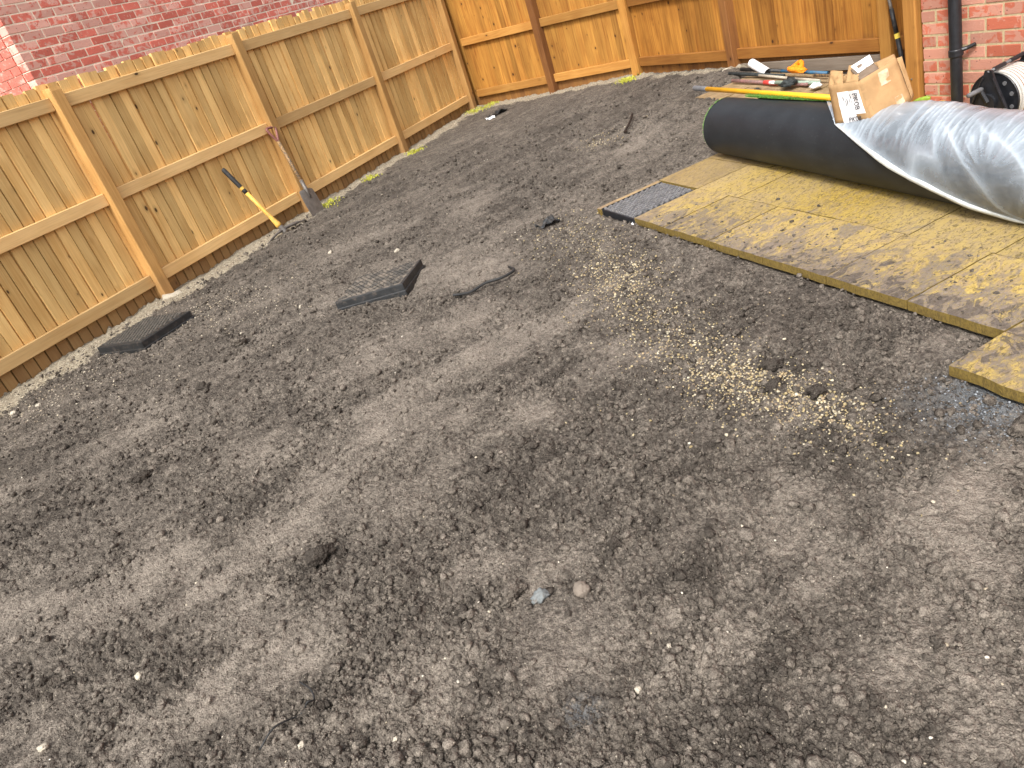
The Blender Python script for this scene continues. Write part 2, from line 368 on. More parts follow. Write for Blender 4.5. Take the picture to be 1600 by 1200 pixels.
def turfmat():
    m, nt_, b = newmat('black_turf_backing', .55, .35); k = N(nt_)
    tc = k.n('ShaderNodeTexCoord'); v = tc.outputs['Object']
    n1 = k.noise(v, 6, 4); n2 = k.noise(v, 260, 2)
    c = k.mix(k.ramp(n1, .3, .7), (.0105, .0128, .0155), (.0165, .0195, .023))
    sp = k.math('GREATER_THAN', k.noise(v, 120, 1), .74)
    c = k.mix(k.math('MULTIPLY', sp, .5), c, (.12, .13, .13))
    k.l(c, b.inputs['Base Color']); b.inputs['Roughness'].default_value = .5
    k.l(k.bump(n2, .5, .002), b.inputs['Normal']); return m
M['turf'] = turfmat()
M['pile'] = plain('green_turf_pile', (.12, .3, .045), .7, .3, .45, 120)
def filmmat():
    m, nt_, b = newmat('clear_plastic_film', .3, .4); k = N(nt_)
    tc = k.n('ShaderNodeTexCoord'); v = tc.outputs['Object']
    at = k.n('ShaderNodeAttribute'); at.attribute_name = 'film'
    sp = k.n('ShaderNodeSeparateColor'); k.l(at.outputs['Color'], sp.inputs[0])
    b.inputs['Base Color'].default_value = (.47, .535, .60, 1)
    n1 = k.noise(v, 7, 4, .6, .8); n2 = k.noise(v, 45, 3, .6, .5)
    op = k.math('ADD', k.math('ADD', k.math('MULTIPLY', k.ramp(n1, .3, .7), .14), k.math('MULTIPLY', k.ramp(n2, .5, .72), .06)), sp.outputs[0], True)
    tr = k.n('ShaderNodeBsdfTransparent'); tr.inputs[0].default_value = (.93, .96, .98, 1)
    mx = k.n('ShaderNodeMixShader'); k.l(op, mx.inputs[0]); k.l(tr.outputs[0], mx.inputs[1]); k.l(b.outputs[0], mx.inputs[2])
    gl = k.n('ShaderNodeBsdfGlossy'); gl.inputs['Roughness'].default_value = .16
    fr = k.n('ShaderNodeFresnel'); fr.inputs[0].default_value = 1.5
    m2 = k.n('ShaderNodeMixShader'); k.l(k.math('ADD', k.math('MULTIPLY', fr.outputs[0], .7), .04), m2.inputs[0]); k.l(mx.outputs[0], m2.inputs[1]); k.l(gl.outputs[0], m2.inputs[2])
    k.l(k.bump(n2, .12, .002), b.inputs['Normal'])
    k.l(m2.outputs[0], nt_.nodes['Material Output'].inputs[0]); return m
M['film'] = filmmat()
M['hem'] = plain('milky_plastic_hem', (.50, .52, .50), .35, .5, .12, 30)

# ------------------------------------------------------------------ levels of the ground and the patio
PA = np.array([1.0915, 4.4193]); PD = np.array([.2739, -.9618]); PE = np.array([.9618, .2739])
def DE(x, y): dx = x-PA[0]; dy = y-PA[1]; return dx*PD[0]+dy*PD[1], dx*PE[0]+dy*PE[1]
def XY(d, e): return PA[0]+d*PD[0]+e*PE[0], PA[1]+d*PD[1]+e*PE[1]
def zp(x, y):
    q = x*.2198-y*.9755+6.467
    return -.03-.0425*q+.045*sm((1.6-q)/1.2)
def dist_left(x, y): return (x+2.429)*.832-(y-6.39)*.555
def seg(x, y, a, b):
    ax, ay = a; bx, by = b; t = np.clip(((x-ax)*(bx-ax)+(y-ay)*(by-ay))/((bx-ax)**2+(by-ay)**2), 0, 1)
    return np.hypot(x-ax-t*(bx-ax), y-ay-t*(by-ay))
def patio_sd(x, y):            # >0 inside the paved area (approximate distance to its edge)
    d, e = DE(x, y)
    a = np.minimum(np.minimum(d+.53, 6-d), np.minimum(e, 5-e))
    n = np.minimum(np.minimum(d-2.30, 6-d), np.minimum(e+.285, 5-e))
    b = np.minimum(np.minimum(d+1.93, 1+0*d), np.minimum(e-1.9, 5-e))
    return np.maximum(np.maximum(a, b), n)
LIGHT = [(0.38, 3.6, 0.18), (0.09, 3.58, 0.22), (-0.17, 3.47, 0.25), (-0.46, 3.25, 0.22), (-0.62, 3.05, 0.2), (-0.86, 2.82, 0.2), (-1.06, 2.53, 0.2), (-1.27, 2.37, 0.18), (-1.57, 2.57, 0.2), (-1.79, 2.45, 0.2), (-2.03, 2.48, 0.2), (-0.75, 3.87, 0.22), (-0.49, 3.15, 0.15), (0.04, 2.8, 0.1), (-0.28, 2.95, 0.08), (-0.29, 1.98, 0.1), (-0.12, 1.86, 0.09), (-0.45, 1.76, 0.12), (-0.54, 1.6, 0.14), (0.03, 1.5, 0.13), (-0.08, 1.5, 0.1), (1.31, 5.01, 0.3), (1.92, 5.13, 0.25), (1.1, 1.57, 0.15), (0.98, 1.52, 0.16), (0.99, 1.31, 0.15), (0.79, 1.26, 0.12), (0.87, 1.12, 0.1), (0.72, 0.97, 0.1), (0.62, 1.13, 0.08), (0.64, 1.67, 0.12), (0.65, 1.47, 0.1), (-0.16, 4.68, 0.2), (-0.63, 4.96, 0.25), (-0.79, 5.99, 0.25), (0.09, 4.58, 0.2), (-1.72, 1.89, 0.12), (-1.45, 1.71, 0.1), (-1.27, 1.8, 0.1), (-1.16, 2.16, 0.12), (0.57, 1.67, 0.08), (0.75, 1.83, 0.06), (0.17, 5.86, 0.2), (1.63, 6.12, 0.25), (0.48, 3.12, 0.1), (-0.15, 3.95, 0.2), (-0.36, 4.86, 0.2), (-1.26, 3.24, 0.15), (-1.91, 3.97, 0.2), (-0.86, 1.88, 0.1), (0.21, 1.52, 0.08), (0.26, 1.34, 0.08)]
DARK = [(-0.04, 2.4, 0.14), (0.15, 2.42, 0.15), (0.33, 2.32, 0.15), (0.49, 1.98, 0.12), (0.35, 1.91, 0.12), (0.02, 2.09, 0.12), (-0.21, 2.46, 0.1), (1.09, 3.07, 0.2), (1.23, 2.73, 0.2), (1.29, 2.37, 0.2), (1.35, 2.11, 0.12), (1.01, 3.4, 0.2), (0.12, 7.73, 0.5), (0.69, 7.07, 0.5), (1.49, 7.76, 0.5), (0.73, 5.78, 0.3), (-0.56, 7.57, 0.4), (-0.06, 5.74, 0.25), (-1.15, 6.61, 0.3), (-1.73, 4.01, 0.2), (-1.92, 3.35, 0.15), (-2.17, 3.17, 0.15), (-0.64, 2.02, 0.12), (-0.42, 1.91, 0.1), (0.07, 1.69, 0.12), (0.34, 1.61, 0.12), (0.01, 1.86, 0.1), (0.3, 1.13, 0.1), (0.17, 1.28, 0.1), (0.48, 1.03, 0.07), (-1.04, 2.65, 0.06), (-0.88, 2.19, 0.1), (0.48, 2.62, 0.15), (0.33, 2.61, 0.15), (-0.11, 2.16, 0.12), (0.96, 2.1, 0.12), (1.17, 2.05, 0.1), (1.2, 1.86, 0.1), (0.88, 1.87, 0.1), (-2.56, 3.92, 0.2), (-1.85, 2.01, 0.1), (-1.72, 2.09, 0.1), (-0.88, 1.65, 0.1), (0.01, 1.21, 0.1), (-0.09, 1.28, 0.08), (2.61, 8.02, 0.3), (2.06, 7.4, 0.3)]
def blobs(x, y, L):
    w_ = 0
    wx = x+.09*perlin(x*5, y*5, 31); wy = y+.09*perlin(x*5, y*5, 32)
    for a, b, r in L:
        # patches stretch along the raked direction
        dx, dy = wx-a, wy-b; u = dx*.87+dy*.49; v = -dx*.49+dy*.87
        q = (u/(1.25*r))**2+(v/(.9*r))**2
        w_ = np.maximum(w_, np.exp(-q))
    return w_
def dryness(x, y, geo=False):
    u = x*.87+y*.49; v = -x*.49+y*.87
    n = fbm(u*.6, v*1.3, 2.2, 5, 40, .65); bl_, bd_ = blobs(x, y, LIGHT), blobs(x, y, DARK)
    if geo: return np.clip(.37+.17*n+.30*bl_-.15*bd_, 0, 1)
    return np.clip(.38+.10*n+.24*bl_-.09*bd_+.08*perlin(x*14, y*14, 46), 0, 1)
COVERS = [((-.91, 4.715), (.9563, -.2925), -.062), ((-2.70, 5.285), (.8456, -.5338), .035)]
FENCE = [((-5.5, 1.78), (.856, 11.304)), ((.856, 11.304), (2.55, 9.0)), ((2.55, 9.0), (3.4, 5.9))]
def base(x, y):
    t = sm(dist_left(x, y)/3.6)
    z = -.02*(1-t)+(zp(x, y)-.035)*t
    fd = np.minimum(seg(x, y, *FENCE[1]), seg(x, y, *FENCE[2]))
    z = z+(0-z)*(1-sm(fd/1.1))*.8
    z = z+.05*np.exp(-((x-2.85)**2+(y-7.25)**2)/.09)
    d, e = DE(x, y)
    z = np.maximum(z, np.where((d < -.55) & (d > -2.1) & (e > .9) & (e < 3), zp(x, y)-.03+.045*sm((-.55-d)/.2)*sm((e-.9)/.5), -9))
    return z
def ground(x, y, full=False):
    dry = dryness(x, y); cr = np.clip(1.45-1.6*dryness(x, y, True)+.55*perlin(x*2.3, y*2.3, 77)+.35*perlin(x*6, y*6, 78), .16, 1.3)
    z = base(x, y)
    far = np.clip(np.hypot(x, y)/14, 0, 1)
    u = x*.87+y*.49; v = -x*.49+y*.87
    z = z+.013*perlin(x*1.1, y*1.1, 1)+.010*fbm(x, y, 3.3, 2, 3)
    left = sm((.2-x)/1.2)
    z = z+left*.010*perlin(u*2.2, v*9, 8)+left*.009*perlin(u*5, v*21, 9)+left*.0045*perlin(u*11, v*46, 10)
    bil = lambda f, s: np.abs(perlin(x*f, y*f, s))
    z = z+.006*perlin(x*9, y*9, 12)
    z = z+cr*(.016*(bil(10, 13)-.25)+.019*(bil(21, 14)-.25)+.021*(bil(43, 15)-.25)+.014*(bil(88, 16)-.25))
    z = z+.0035*perlin(x*31, y*31, 17)+.0032*perlin(x*75, y*75, 18)+.0018*perlin(x*140, y*140, 19)
    sd = patio_sd(x, y)
    zz = zp(x, y)
    d, e = DE(x, y); flush = sm((-.55-d)/.15)
    z = np.where(sd > -.02, np.minimum(z, zz-.062), np.where(sd > -.10, np.minimum(z, zz-.012+.014*flush+(-sd)*.25), z))
    for (cx, cy), (ux, uy), zt in COVERS:
        a = (x-cx)*ux+(y-cy)*uy; b = -(x-cx)*uy+(y-cy)*ux
        q = np.maximum(np.maximum(-a, a-.49), np.maximum(-b, b-.48))
        lim = zt-.062-.25*np.clip(b/.48, 0, 1)*0
        z = np.where(q < .12, np.minimum(z, lim+.02*np.clip(perlin(x*8, y*8, 66), -1, 1)+np.clip(q, 0, 1)*.35), z)
    return (z, dry, cr) if full else z

def build_ground():
    a_f = np.arange(math.radians(-56), math.radians(50), .0027)
    a_c = np.linspace(math.radians(51), math.radians(303), 64)[:-1]
    ang = np.concatenate([a_f, a_c]); na = len(ang)
    rs = [.03, .25, .45, .6, .72]; r = .82
    while r < 12.6: rs.append(r); r *= 1+.0028+.0045*min(1, (r-.8)/6)
    rs += [13.5, 15, 18, 24, 35, 60, 110, 200]
    rs = np.array(rs); nr = len(rs)
    A, RR = np.meshgrid(ang, rs, indexing='xy')
    x = (np.sin(A)*RR).ravel(); y = (np.cos(A)*RR).ravel()
    z, dry, cr = ground(x, y, True)
    rr = RR.ravel(); z = np.where(rr > 12.6, np.where(rr > 13, -.25, z), z)
    x = np.append(x, 0); y = np.append(y, 0); z = np.append(z, z[:na].mean()); dry = np.append(dry, .4)
    i = np.arange(nr-1)[:, None]*na; j = np.arange(na)[None, :]; jn = (j+1) % na
    F = np.stack([i+j, i+na+j, i+na+jn, i+jn], -1).reshape(-1, 4)
    gl = seg(x, y, *FENCE[0]); gm = seg(x, y, *FENCE[1]); gb = seg(x, y, *FENCE[2])
    wob = .08*fbm(x, y, 4, 3, 60)
    pale = 1-sm((np.minimum(gl, gm)+wob-.10)/.18)
    pale = np.maximum(pale, .7*(1-sm((gb+wob-.04)/.1)))
    along = (x+2.429)*.555+(y-6.39)*.832
    pale = np.maximum(pale, (1-sm((gl+wob*1.5-.18)/.22))*(1-sm((along-1.2)/1.0))*.9)
    grit = np.exp(-(((x-1.47)/.2)**2+((y-1.93)/.17)**2)*1.2)+.55*np.exp(-((x+.108)**2+(y-1.325)**2)/.0022)
    moss = np.zeros_like(x)
    for mx, my, mr in ((-1.2, 7.95, .13), (-.18, 9.5, .13), (.75, 11.05, .16), (1.0, 11.0, .14), (2.42, 8.95, .14), (-.75, 8.6, .1)):
        moss = np.maximum(moss, np.exp(-((x-mx)**2+(y-my)**2)/mr**2))
    col = np.stack([dry, np.clip(grit, 0, 1), np.clip(pale, 0, 1), moss*.85], -1)
    me = mesh('soil_ground', np.stack([x, y, z], -1), F, M['soil'], True, {'soil': col})
    # the small hole round the centre
    o = link('soil_ground', me); o['kind'] = 'structure'; o['label'] = 'bare trodden brown soil of the unfinished garden'
    return o
build_ground()

# ------------------------------------------------------------------ scattered crumbs and gravel (nobody could count them)
def ico(sub, seed, jit):
    bm = bmesh.new(); bmesh.ops.create_icosphere(bm, subdivisions=sub, radius=1)
    rr_ = np.random.default_rng(seed)
    V = np.array([v.co[:] for v in bm.verts]); F = np.array([[v.index for v in f.verts] for f in bm.faces]); bm.free()
    if sub > 1:
        q = V*1.1+rr_.uniform(-9, 9, 3)
        n_ = perlin(q[:, 0], q[:, 1]+q[:, 2]*.7, seed)+.6*perlin(q[:, 1]*2.1, q[:, 2]*2.1+q[:, 0], seed+1)
        c_ = np.round(V*1.6+rr_.uniform(-.3, .3, 3))           # a few flattened, broken faces
        return V*(1+jit*2.2*n_[:, None])*(1-.10*np.abs(np.sin(c_.sum(1)*7.1))[:, None])+rr_.uniform(-.05, .05, V.shape), F
    return V*(1+rr_.uniform(-jit, jit, (len(V), 1))), F
def rots(n):
    q = rng.normal(size=(n, 4)); q /= np.linalg.norm(q, axis=1)[:, None]; a, b, c, d = q.T
    return np.stack([np.stack([1-2*(c*c+d*d), 2*(b*c-a*d), 2*(b*d+a*c)], -1), np.stack([2*(b*c+a*d), 1-2*(b*b+d*d), 2*(c*d-a*b)], -1), np.stack([2*(b*d-a*c), 2*(c*d+a*b), 1-2*(b*b+c*c)], -1)], 1)
def scatter(name, x, y, z, size, mat, attr, col, sub=1, flat=.75, jit=.28, sink=.25, smooth=True):
    n = len(x); Rm = rots(n); sc3 = rng.uniform(.7, 1.25, (n, 3)); V = []; F = []; CC = []; off = 0; var = 10
    for k in range(var):
        idx = np.arange(k, n, var); v, f = ico(sub, 100+k, jit)
        p = np.einsum('nij,nvj->nvi', Rm[idx], v[None]*sc3[idx][:, None, :])
        p[..., 2] *= flat; p *= size[idx][:, None, None]
        p += np.stack([x[idx], y[idx], z[idx]+size[idx]*(.5*flat-sink)], -1)[:, None, :]
        m = len(v); V.append(p.reshape(-1, 3)); CC.append(np.repeat(col[idx], m, 0))
        F.append((f[None]+(np.arange(len(idx))*m)[:, None, None]+off).reshape(-1, 3)); off += len(idx)*m
    me = mesh(name, np.concatenate(V), np.concatenate(F), mat, smooth, {attr: np.concatenate(CC)})
    return link(name, me)
def polar_pts(n, r0_, r1_, a0=-54, a1=48):
    r = np.exp(rng.uniform(math.log(r0_), math.log(r1_), n)); a = np.radians(rng.uniform(a0, a1, n))
    return r*np.sin(a), r*np.cos(a), r
def clear(x, y, extra=.0):
    ok = patio_sd(x, y) < -.01-extra
    ok &= (seg(x, y, *FENCE[0]) > .06) & (dist_left(x, y) > .05) & (seg(x, y, *FENCE[1]) > .06) & (seg(x, y, *FENCE[2]) > .06)
    ok &= ((x-.856)*.805+(y-11.304)*.593 < -.05) & ((x-3.02)*.967+(y-7.3)*.255 < -.05)
    for cx, cy in ((-.57, 4.83), (-2.37, 5.43)): ok &= np.hypot(x-cx, y-cy) > .30
    return ok
x, y, r = polar_pts(150000, 1.0, 8.5)
z, dry, cr = ground(x, y, True)
keep = clear(x, y) & (rng.uniform(size=len(x)) < np.clip(cr*1.0-.15, .12, 1)*np.clip(1.25-r/9, .25, 1)*(.45+.55*sm(fbm(x, y, 3.1, 3, 90)+.55)))
x, y, z, dry, r = (q[keep][:80000] for q in (x, y, z, dry, r))
size = .0020*(1+r*.34)*(1+rng.pareto(2.5, len(x))*1.0); size = np.clip(size, .0018, .018)
col = np.stack([np.clip(dry+rng.normal(0, .13, len(x)), 0, 1), 0*x, 0*x, 0*x], -1)
o = scatter('soil_crumbs', x, y, z, size, M['soil'], 'soil', col, 1, .8, .36, .26, False); o['kind'] = 'stuff'; o['label'] = 'loose crumbs of soil scattered over the bare ground'
print('crumbs', len(x))
x, y, r = polar_pts(3000, 1.0, 7.0)
z, dry, cr = ground(x, y, True)
keep = clear(x, y, .01) & (rng.uniform(size=len(x)) < np.clip(cr*1.2-.35, .03, .8)*(.2+.8*sm(fbm(x, y, 2.2, 3, 95)+.4)))
x, y, z, dry = x[keep], y[keep], z[keep], dry[keep]
size = np.clip(.007*(1+rng.pareto(3.0, len(x))), .007, .027)
col = np.stack([np.clip(dry+rng.normal(.02, .1, len(x)), 0, 1), 0*x, 0*x, 0*x], -1)
o = scatter('soil_clods', x, y, z, size, M['soil'], 'soil', col, 2, .70, .30, .27, False); o['kind'] = 'stuff'; o['label'] = 'small clods of earth lying all over the garden'
print('clods', len(x))

def gravel(name, pts, smin, smax, tints, label):
    x, y = pts; ok = clear(x, y, .005) ; x, y = x[ok], y[ok]
    z = ground(x, y); n = len(x)
    size = rng.uniform(smin, smax, n)*rng.choice([.7, 1, 1, 1.25], n)
    t = np.array(tints)[rng.integers(0, len(tints), n)]*rng.uniform(.75, 1.15, (n, 1))
    o = scatter(name, x, y, z, size, M['gravel'], 'tint', np.concatenate([t, np.ones((n, 1))], 1), 1, .75, .33, .33, False)
    o['kind'] = 'stuff'; o['label'] = label; print(name, n)
def around(L, sp):
    xs = []; ys = []
    for (a, b, s, n) in L:
        xs.append(rng.normal(a, s, n)); ys.append(rng.normal(b, s*1.1, n))
    return np.concatenate(xs), np.concatenate(ys)
CREAM = [(.40, .33, .19), (.44, .37, .235), (.34, .27, .14), (.47, .42, .31), (.34, .26, .15), (.26, .2, .13)]
strip = [(.70, 4.75, .13, 260), (.72, 4.35, .14, 330), (.79, 3.83, .10, 360), (.76, 4.0, .12, 280), (.70, 3.45, .11, 300), (.72, 3.65, .1, 240), (.74, 3.2, .10, 260), (.78, 2.95, .10, 280), (.80, 2.75, .09, 300), (.82, 2.57, .075, 340), (.83, 2.45, .07, 380), (.92, 2.42, .065, 250), (.98, 2.3, .065, 250), (1.02, 2.17, .06, 230), (1.06, 2.06, .055, 150), (1.04, 1.95, .05, 70), (1.06, 1.86, .05, 60), (.9, 2.22, .09, 110), (1.45, 6.55, .1, 150), (1.32, 6.45, .06, 60), (1.0, 2.0, .12, 60), (.75, 2.7, .2, 150)]
strip = [(a, b, s_*1.2, int(n*1.4)) for a, b, s_, n in strip]
gx, gy = around(strip, 0)
gravel('cream_gravel', (gx, gy), .0022, .0060, CREAM, 'cream gravel spilled in a strip beside the patio')
# pale gravel along the foot of the fences
def along_f(a, b, n, d0, sd, side):
    t = rng.uniform(0, 1, n); a = np.array(a); b = np.array(b); nrm = np.array([(b-a)[1], -(b-a)[0]])/np.linalg.norm(b-a)*side
    d = np.abs(rng.normal(d0, sd, n)); P = a+(b-a)*t[:, None]+nrm*d[:, None]; return P[:, 0], P[:, 1]
g1 = along_f((-3.9, 4.2), (-1.2, 8.24), 2400, .12, .10, 1); g2 = along_f((-1.2, 8.24), (.85, 11.3), 1300, .09, .05, 1)
g3 = along_f((.95, 11.2), (2.5, 9.05), 900, .09, .05, 1); g4 = around([(-2.0, 5.6, .16, 420), (-1.6, 5.25, .22, 260), (-2.6, 4.9, .25, 420), (-2.9, 4.6, .15, 200), (-1.35, 5.0, .2, 90), (-2.2, 4.5, .35, 110)], 0)
gravel('pale_gravel', tuple(np.concatenate([g1[i], g2[i], g3[i], g4[i]]) for i in (0, 1)), .0026, .0062, [(.44, .38, .28), (.50, .45, .35), (.36, .3, .22), (.4, .35, .28), (.24, .2, .15)], 'pale gravel along the foot of the fence')
xx, yy, rr = polar_pts(330, 1.05, 7.5)
gravel('stray_gravel', (xx, yy), .0022, .0055, [(.5, .44, .34), (.6, .55, .46), (.4, .34, .25)], 'stray pale stones dotted over the soil')
gx, gy = rng.normal(1.47, .13, 1500), rng.normal(1.92, .11, 1500)
gravel('grey_grit', (gx, gy), .0018, .004, [(.13, .14, .15), (.24, .26, .28), (.08, .085, .09)], 'blue grey grit beside the near paving slab')

# ------------------------------------------------------------------ fences
def heading(d): return math.atan2(d[1], d[0])
def dirh(deg): a = math.radians(deg); return np.array([math.sin(a), math.cos(a)])
def board_mesh(mat, h, seed, lap):
    rr_ = random.Random(seed)
    e_ = rr_.uniform(-.0012, .0012)
    if lap: prof = [(0, .0905), (.0828, .0945+e_), (.0848, .1015), (.0848, .114), (.101, .114), (.101, .121), (0, .121)]      # open joints
    else: prof = [(0, .0905), (.05, .0935+e_), (.098, .0985), (.102, .0985), (.102, .121), (.05, .121), (0, .112)]
    bm = bmesh.new(); rows = [-.075, .3, .8, 1.3, h+rr_.uniform(-.012, .012)]; rings = []
    for z_ in rows:
        ox, oy = rr_.uniform(-.0015, .0015), rr_.uniform(-.0015, .0015)
        rings.append([bm.verts.new((px+ox, py+oy, z_)) for px, py in prof])
    for a, b in zip(rings, rings[1:]):
        for i in range(7): j = (i+1) % 7; bm.faces.new((a[i], a[j], b[j], b[i]))
    bm.faces.new(rings[0][::-1]); bm.faces.new(rings[-1])
    me = bpy.data.meshes.new('board'); bm.normal_update(); bm.to_mesh(me); bm.free(); me.materials.append(mat); return me
def post_bm(h, wd=.1, dp=.1, taper=0):
    bm = bmesh.new(); rings = []
    for z_, t in ((-.3, 0), (.05, 0), (.9, 0), (h-.025, 0), (h, .008)):
        ox, oy = R.uniform(-.002, .002), R.uniform(-.002, .002)
        c = .007; P = [(c, 0), (wd-c, 0), (wd, c), (wd, dp-c), (wd-c, dp), (c, dp), (0, dp-c), (0, c)]
        rings.append([bm.verts.new((wd/2+(px-wd/2)*(1-t*8)+ox, dp/2+(py-dp/2)*(1-t*8)+oy, z_)) for px, py in P])
    for a, b in zip(rings, rings[1:]):
        for i in range(8): j = (i+1) % 8; bm.faces.new((a[i], a[j], b[j], b[i]))
    bm.faces.new(rings[0][::-1]); bm.faces.new(rings[-1]); return bm
def build_fence(name, label, P0, hd, posts, bays, boards, mats, rails, extra_first=None):
    """local x along the fence, +y away from the garden; posts: left ends; bays: (x0,x1) rails; boards (x0,x1)."""
    d = dirh(hd); t = thing(name, label, 'fence', (P0[0], P0[1], 0), heading(d))
    var = [board_mesh(mats[0], 1.735, s_, mats[0] == M['board_l']) for s_ in range(9)]
    x_ = boards[0]; i = 0
    while x_ < boards[1]:
        o_ = link('board', var[(i*5+R.randrange(3)) % 9], t, (x_, R.uniform(-.002, .002), R.uniform(-.012, .012)), (R.uniform(-.003, .003), R.uniform(-.004, .004), R.uniform(-.02, .012)))
        x_ += .0935+R.uniform(-.005, .005); i += 1
    for px, hh in posts:
        bmobj('post', post_bm(hh), M['post_o'] if (mats[2] == M['post_m'] and px > 2.5) else mats[2], t, (px, 0, 0), (0, 0, R.uniform(-.02, .02)))
    for (a, b), (z0s, z1s) in zip(bays, rails):
        L_ = b-a
        for za, zb in zip(z0s, z1s):
            bm = boxbm(0, L_, .05, .0895, 0, .096, .004)
            for v in bm.verts: v.co.z += (zb-za)*v.co.x/L_+.0025*math.sin(v.co.x*3+za*9); v.co.y += .001*math.sin(v.co.x*5)
            bmobj('rail', bm, mats[1], t, (a, 0, za))
    return t
LF = [([.100, .806, 1.545], [.100, .806, 1.545])]
fl = build_fence('close_board_fence', 'pale timber close-board fence with a spade and a pickaxe leaning on it', (-2.429, 6.39), 33.75,
    [(-4.05, 1.72), (-2.07, 1.72), (-.1, 1.70), (1.886, 1.72), (3.849, 1.70), (5.81, 1.73)],
    [(-3.95, -2.07), (-1.97, -.1), (0, 1.886), (1.986, 3.849), (3.949, 5.81)], (-4.05, 6.05),
    (M['board_l'], M['rail_l'], M['post_l']), LF*5)
fm = build_fence('close_board_fence', 'orange timber fence of two bays across the far corner of the garden', (.80, 11.34), 143.4,
    [(1.515, 1.72), (2.86, 1.72)], [(.10, 1.515), (1.615, 2.86)], (-.12, 2.98),
    (M['board_m'], M['rail_m'], M['post_m']), [([.113, .805, 1.53], [.11, .777, 1.50]), ([.11, .775, 1.50], [.102, .742, 1.48])])
db = dirh(164.6); Pb = np.array([2.545, 8.985])
fb = build_fence('close_board_fence', 'brown stained timber fence between the far corner and the house', tuple(Pb), 164.6,
    [(1.63, 1.72), (3.42, 1.74)], [(.02, 1.63), (1.73, 3.42), (3.52, 4.3)], (0.02, 4.35),
    (M['board_b'], M['rail_b'], M['post_m']), [([.098, .735, 1.46], [.086, .73, 1.45]), ([.09, .73, 1.45], [.068, .72, 1.44]), ([.068, .72, 1.44], [.06, .7, 1.44])])
bm = boxbm(1.74, 3.41, .062, .088, -.06, .045, .004)
bmobj('gravel_board', bm, M['wood_grey'], fb)
def lump(name, mat, parent, loc, s, seed, sub=2, jit=.2):
    v, f = ico(sub, seed, jit); me = mesh(name, v*np.array(s), f, mat, True); return link(name, me, parent, loc)
lump('concrete_footing', M['concrete'], fl, (-.05, -.03, -.06), (.13, .10, .075), 5, 2, .25)
lump('concrete_footing', M['concrete'], fb, (1.68, -.02, -.02), (.17, .13, .07), 6, 2, .25)
lump('concrete_footing', M['concrete'], fl, (1.93, -.02, -.07), (.12, .09, .06), 8, 2, .25)

# ------------------------------------------------------------------ brick houses
def brick_mesh(lx, seed, mat):
    rr_ = random.Random(seed); bm = boxbm(-lx/2, lx/2, 0, .1025, 0, .065, .0035)
    for v in bm.verts: v.co += Vector((rr_.uniform(-.0012, .0012), rr_.uniform(-.0012, .0012), rr_.uniform(-.0012, .0012)))
    me = bpy.data.meshes.new('brick'); bm.normal_update(); bm.to_mesh(me); bm.free(); me.materials.append(mat); return me
def house(name, label, P0, hd, mats, z_ref, jo, length, ztop, zbot, vis, odd, depth=6, special=None):
    """local x along the visible wall, +y into the building. z_ref: height of one bed joint; jo: x of a perpend in course 0."""
    d = dirh(hd); t = thing(name, label, 'house', (P0[0], P0[1], 0), heading(d))
    full = [brick_mesh(.215, s_, mats[0]) for s_ in range(5)]; half = [brick_mesh(.1025, s_+9, mats[0]) for s_ in range(2)]
    x0, x1 = length
    core = boxbm(x0+.012, x1, .0028, depth, zbot-.3, ztop)
    bmobj('mortar_wall', core, mats[1], t)
    rest = bmesh.new(); k0 = math.floor((zbot-z_ref)/.075); k1 = math.ceil((ztop-z_ref)/.075); nv = 0
    for k in range(k0, k1):
        z_ = z_ref+k*.075+.005
        off = jo+(.1125 if (k+odd) % 2 else 0)
        i0 = math.floor((x0-off)/.225)
        for i in range(i0, math.ceil((x1-off)/.225)):
            a, b = off+i*.225+.005, off+(i+1)*.225-.005
            if b < x0+.03: continue
            a = max(a, x0)
            if b-a < .06: continue
            cxx = (a+b)/2
            if vis(cxx, z_) and nv < 298:
                if b-a > .2: link('brick', full[R.randrange(5)], t, (cxx, R.uniform(-.002, .0015), z_), (R.uniform(-.006, .006), 0, R.uniform(-.006, .006)))
                elif .09 < b-a < .115: link('brick', half[R.randrange(2)], t, (cxx, R.uniform(-.002, .0015), z_))
                else:
                    ob = link('brick', full[R.randrange(5)], t, (cxx, 0, z_)); ob.scale = ((b-a)/.215, 1, 1)
                nv += 1
            else:
                boxbm(a, b, 0, .09, z_, z_+.065, 0, 1, rest)
        # return face of the corner
        j = 0; yy_ = .0 if (k+odd) % 2 else .1125
        while yy_ < 1.8:
            l_ = .215
            boxbm(x0-.0015, x0+.08, max(yy_, .104), yy_+l_, z_, z_+.065, 0, 1, rest); yy_ += .225
    o_ = bmobj('brickwork', rest, mats[0], t); o_['kind'] = 'stuff'
    print(name, 'bricks', nv)
    return t
house('brick_house', 'crimson mottled brick house wall rising behind the pale timber fence', (-3.0426, 7.7776), 30.3, (M['brick_l'], M['mortar_l']), 2.5489-.075*30, 0, (-.1125, 9), 4.6, 0,
    lambda a, z_: -.2 < a < 5.6 and 1.72-.0*a < z_ < 2.66 and z_ > 1.68 and z_ < 2.32+.11*max(0, a)+.25, 1)
house('brick_house', 'orange red brick house wall with black downpipe beside the patio', (3.2125, 4.8159), 167.07, (M['brick_r'], M['mortar_r']), .42685-.075*8, .1125, (0, 7.5), 3.2, -.3,
    lambda a, z_: -.1 < a < 1.6 and -.2 < z_ < .62, 1)
dw = np.array([.22376, -.97464]); nw = np.array([-.97464, -.22376]); cw = np.array([3.2125, 4.8159])
def wallp(s_, off, z_): p = cw+dw*s_+nw*off; return (p[0], p[1], z_)
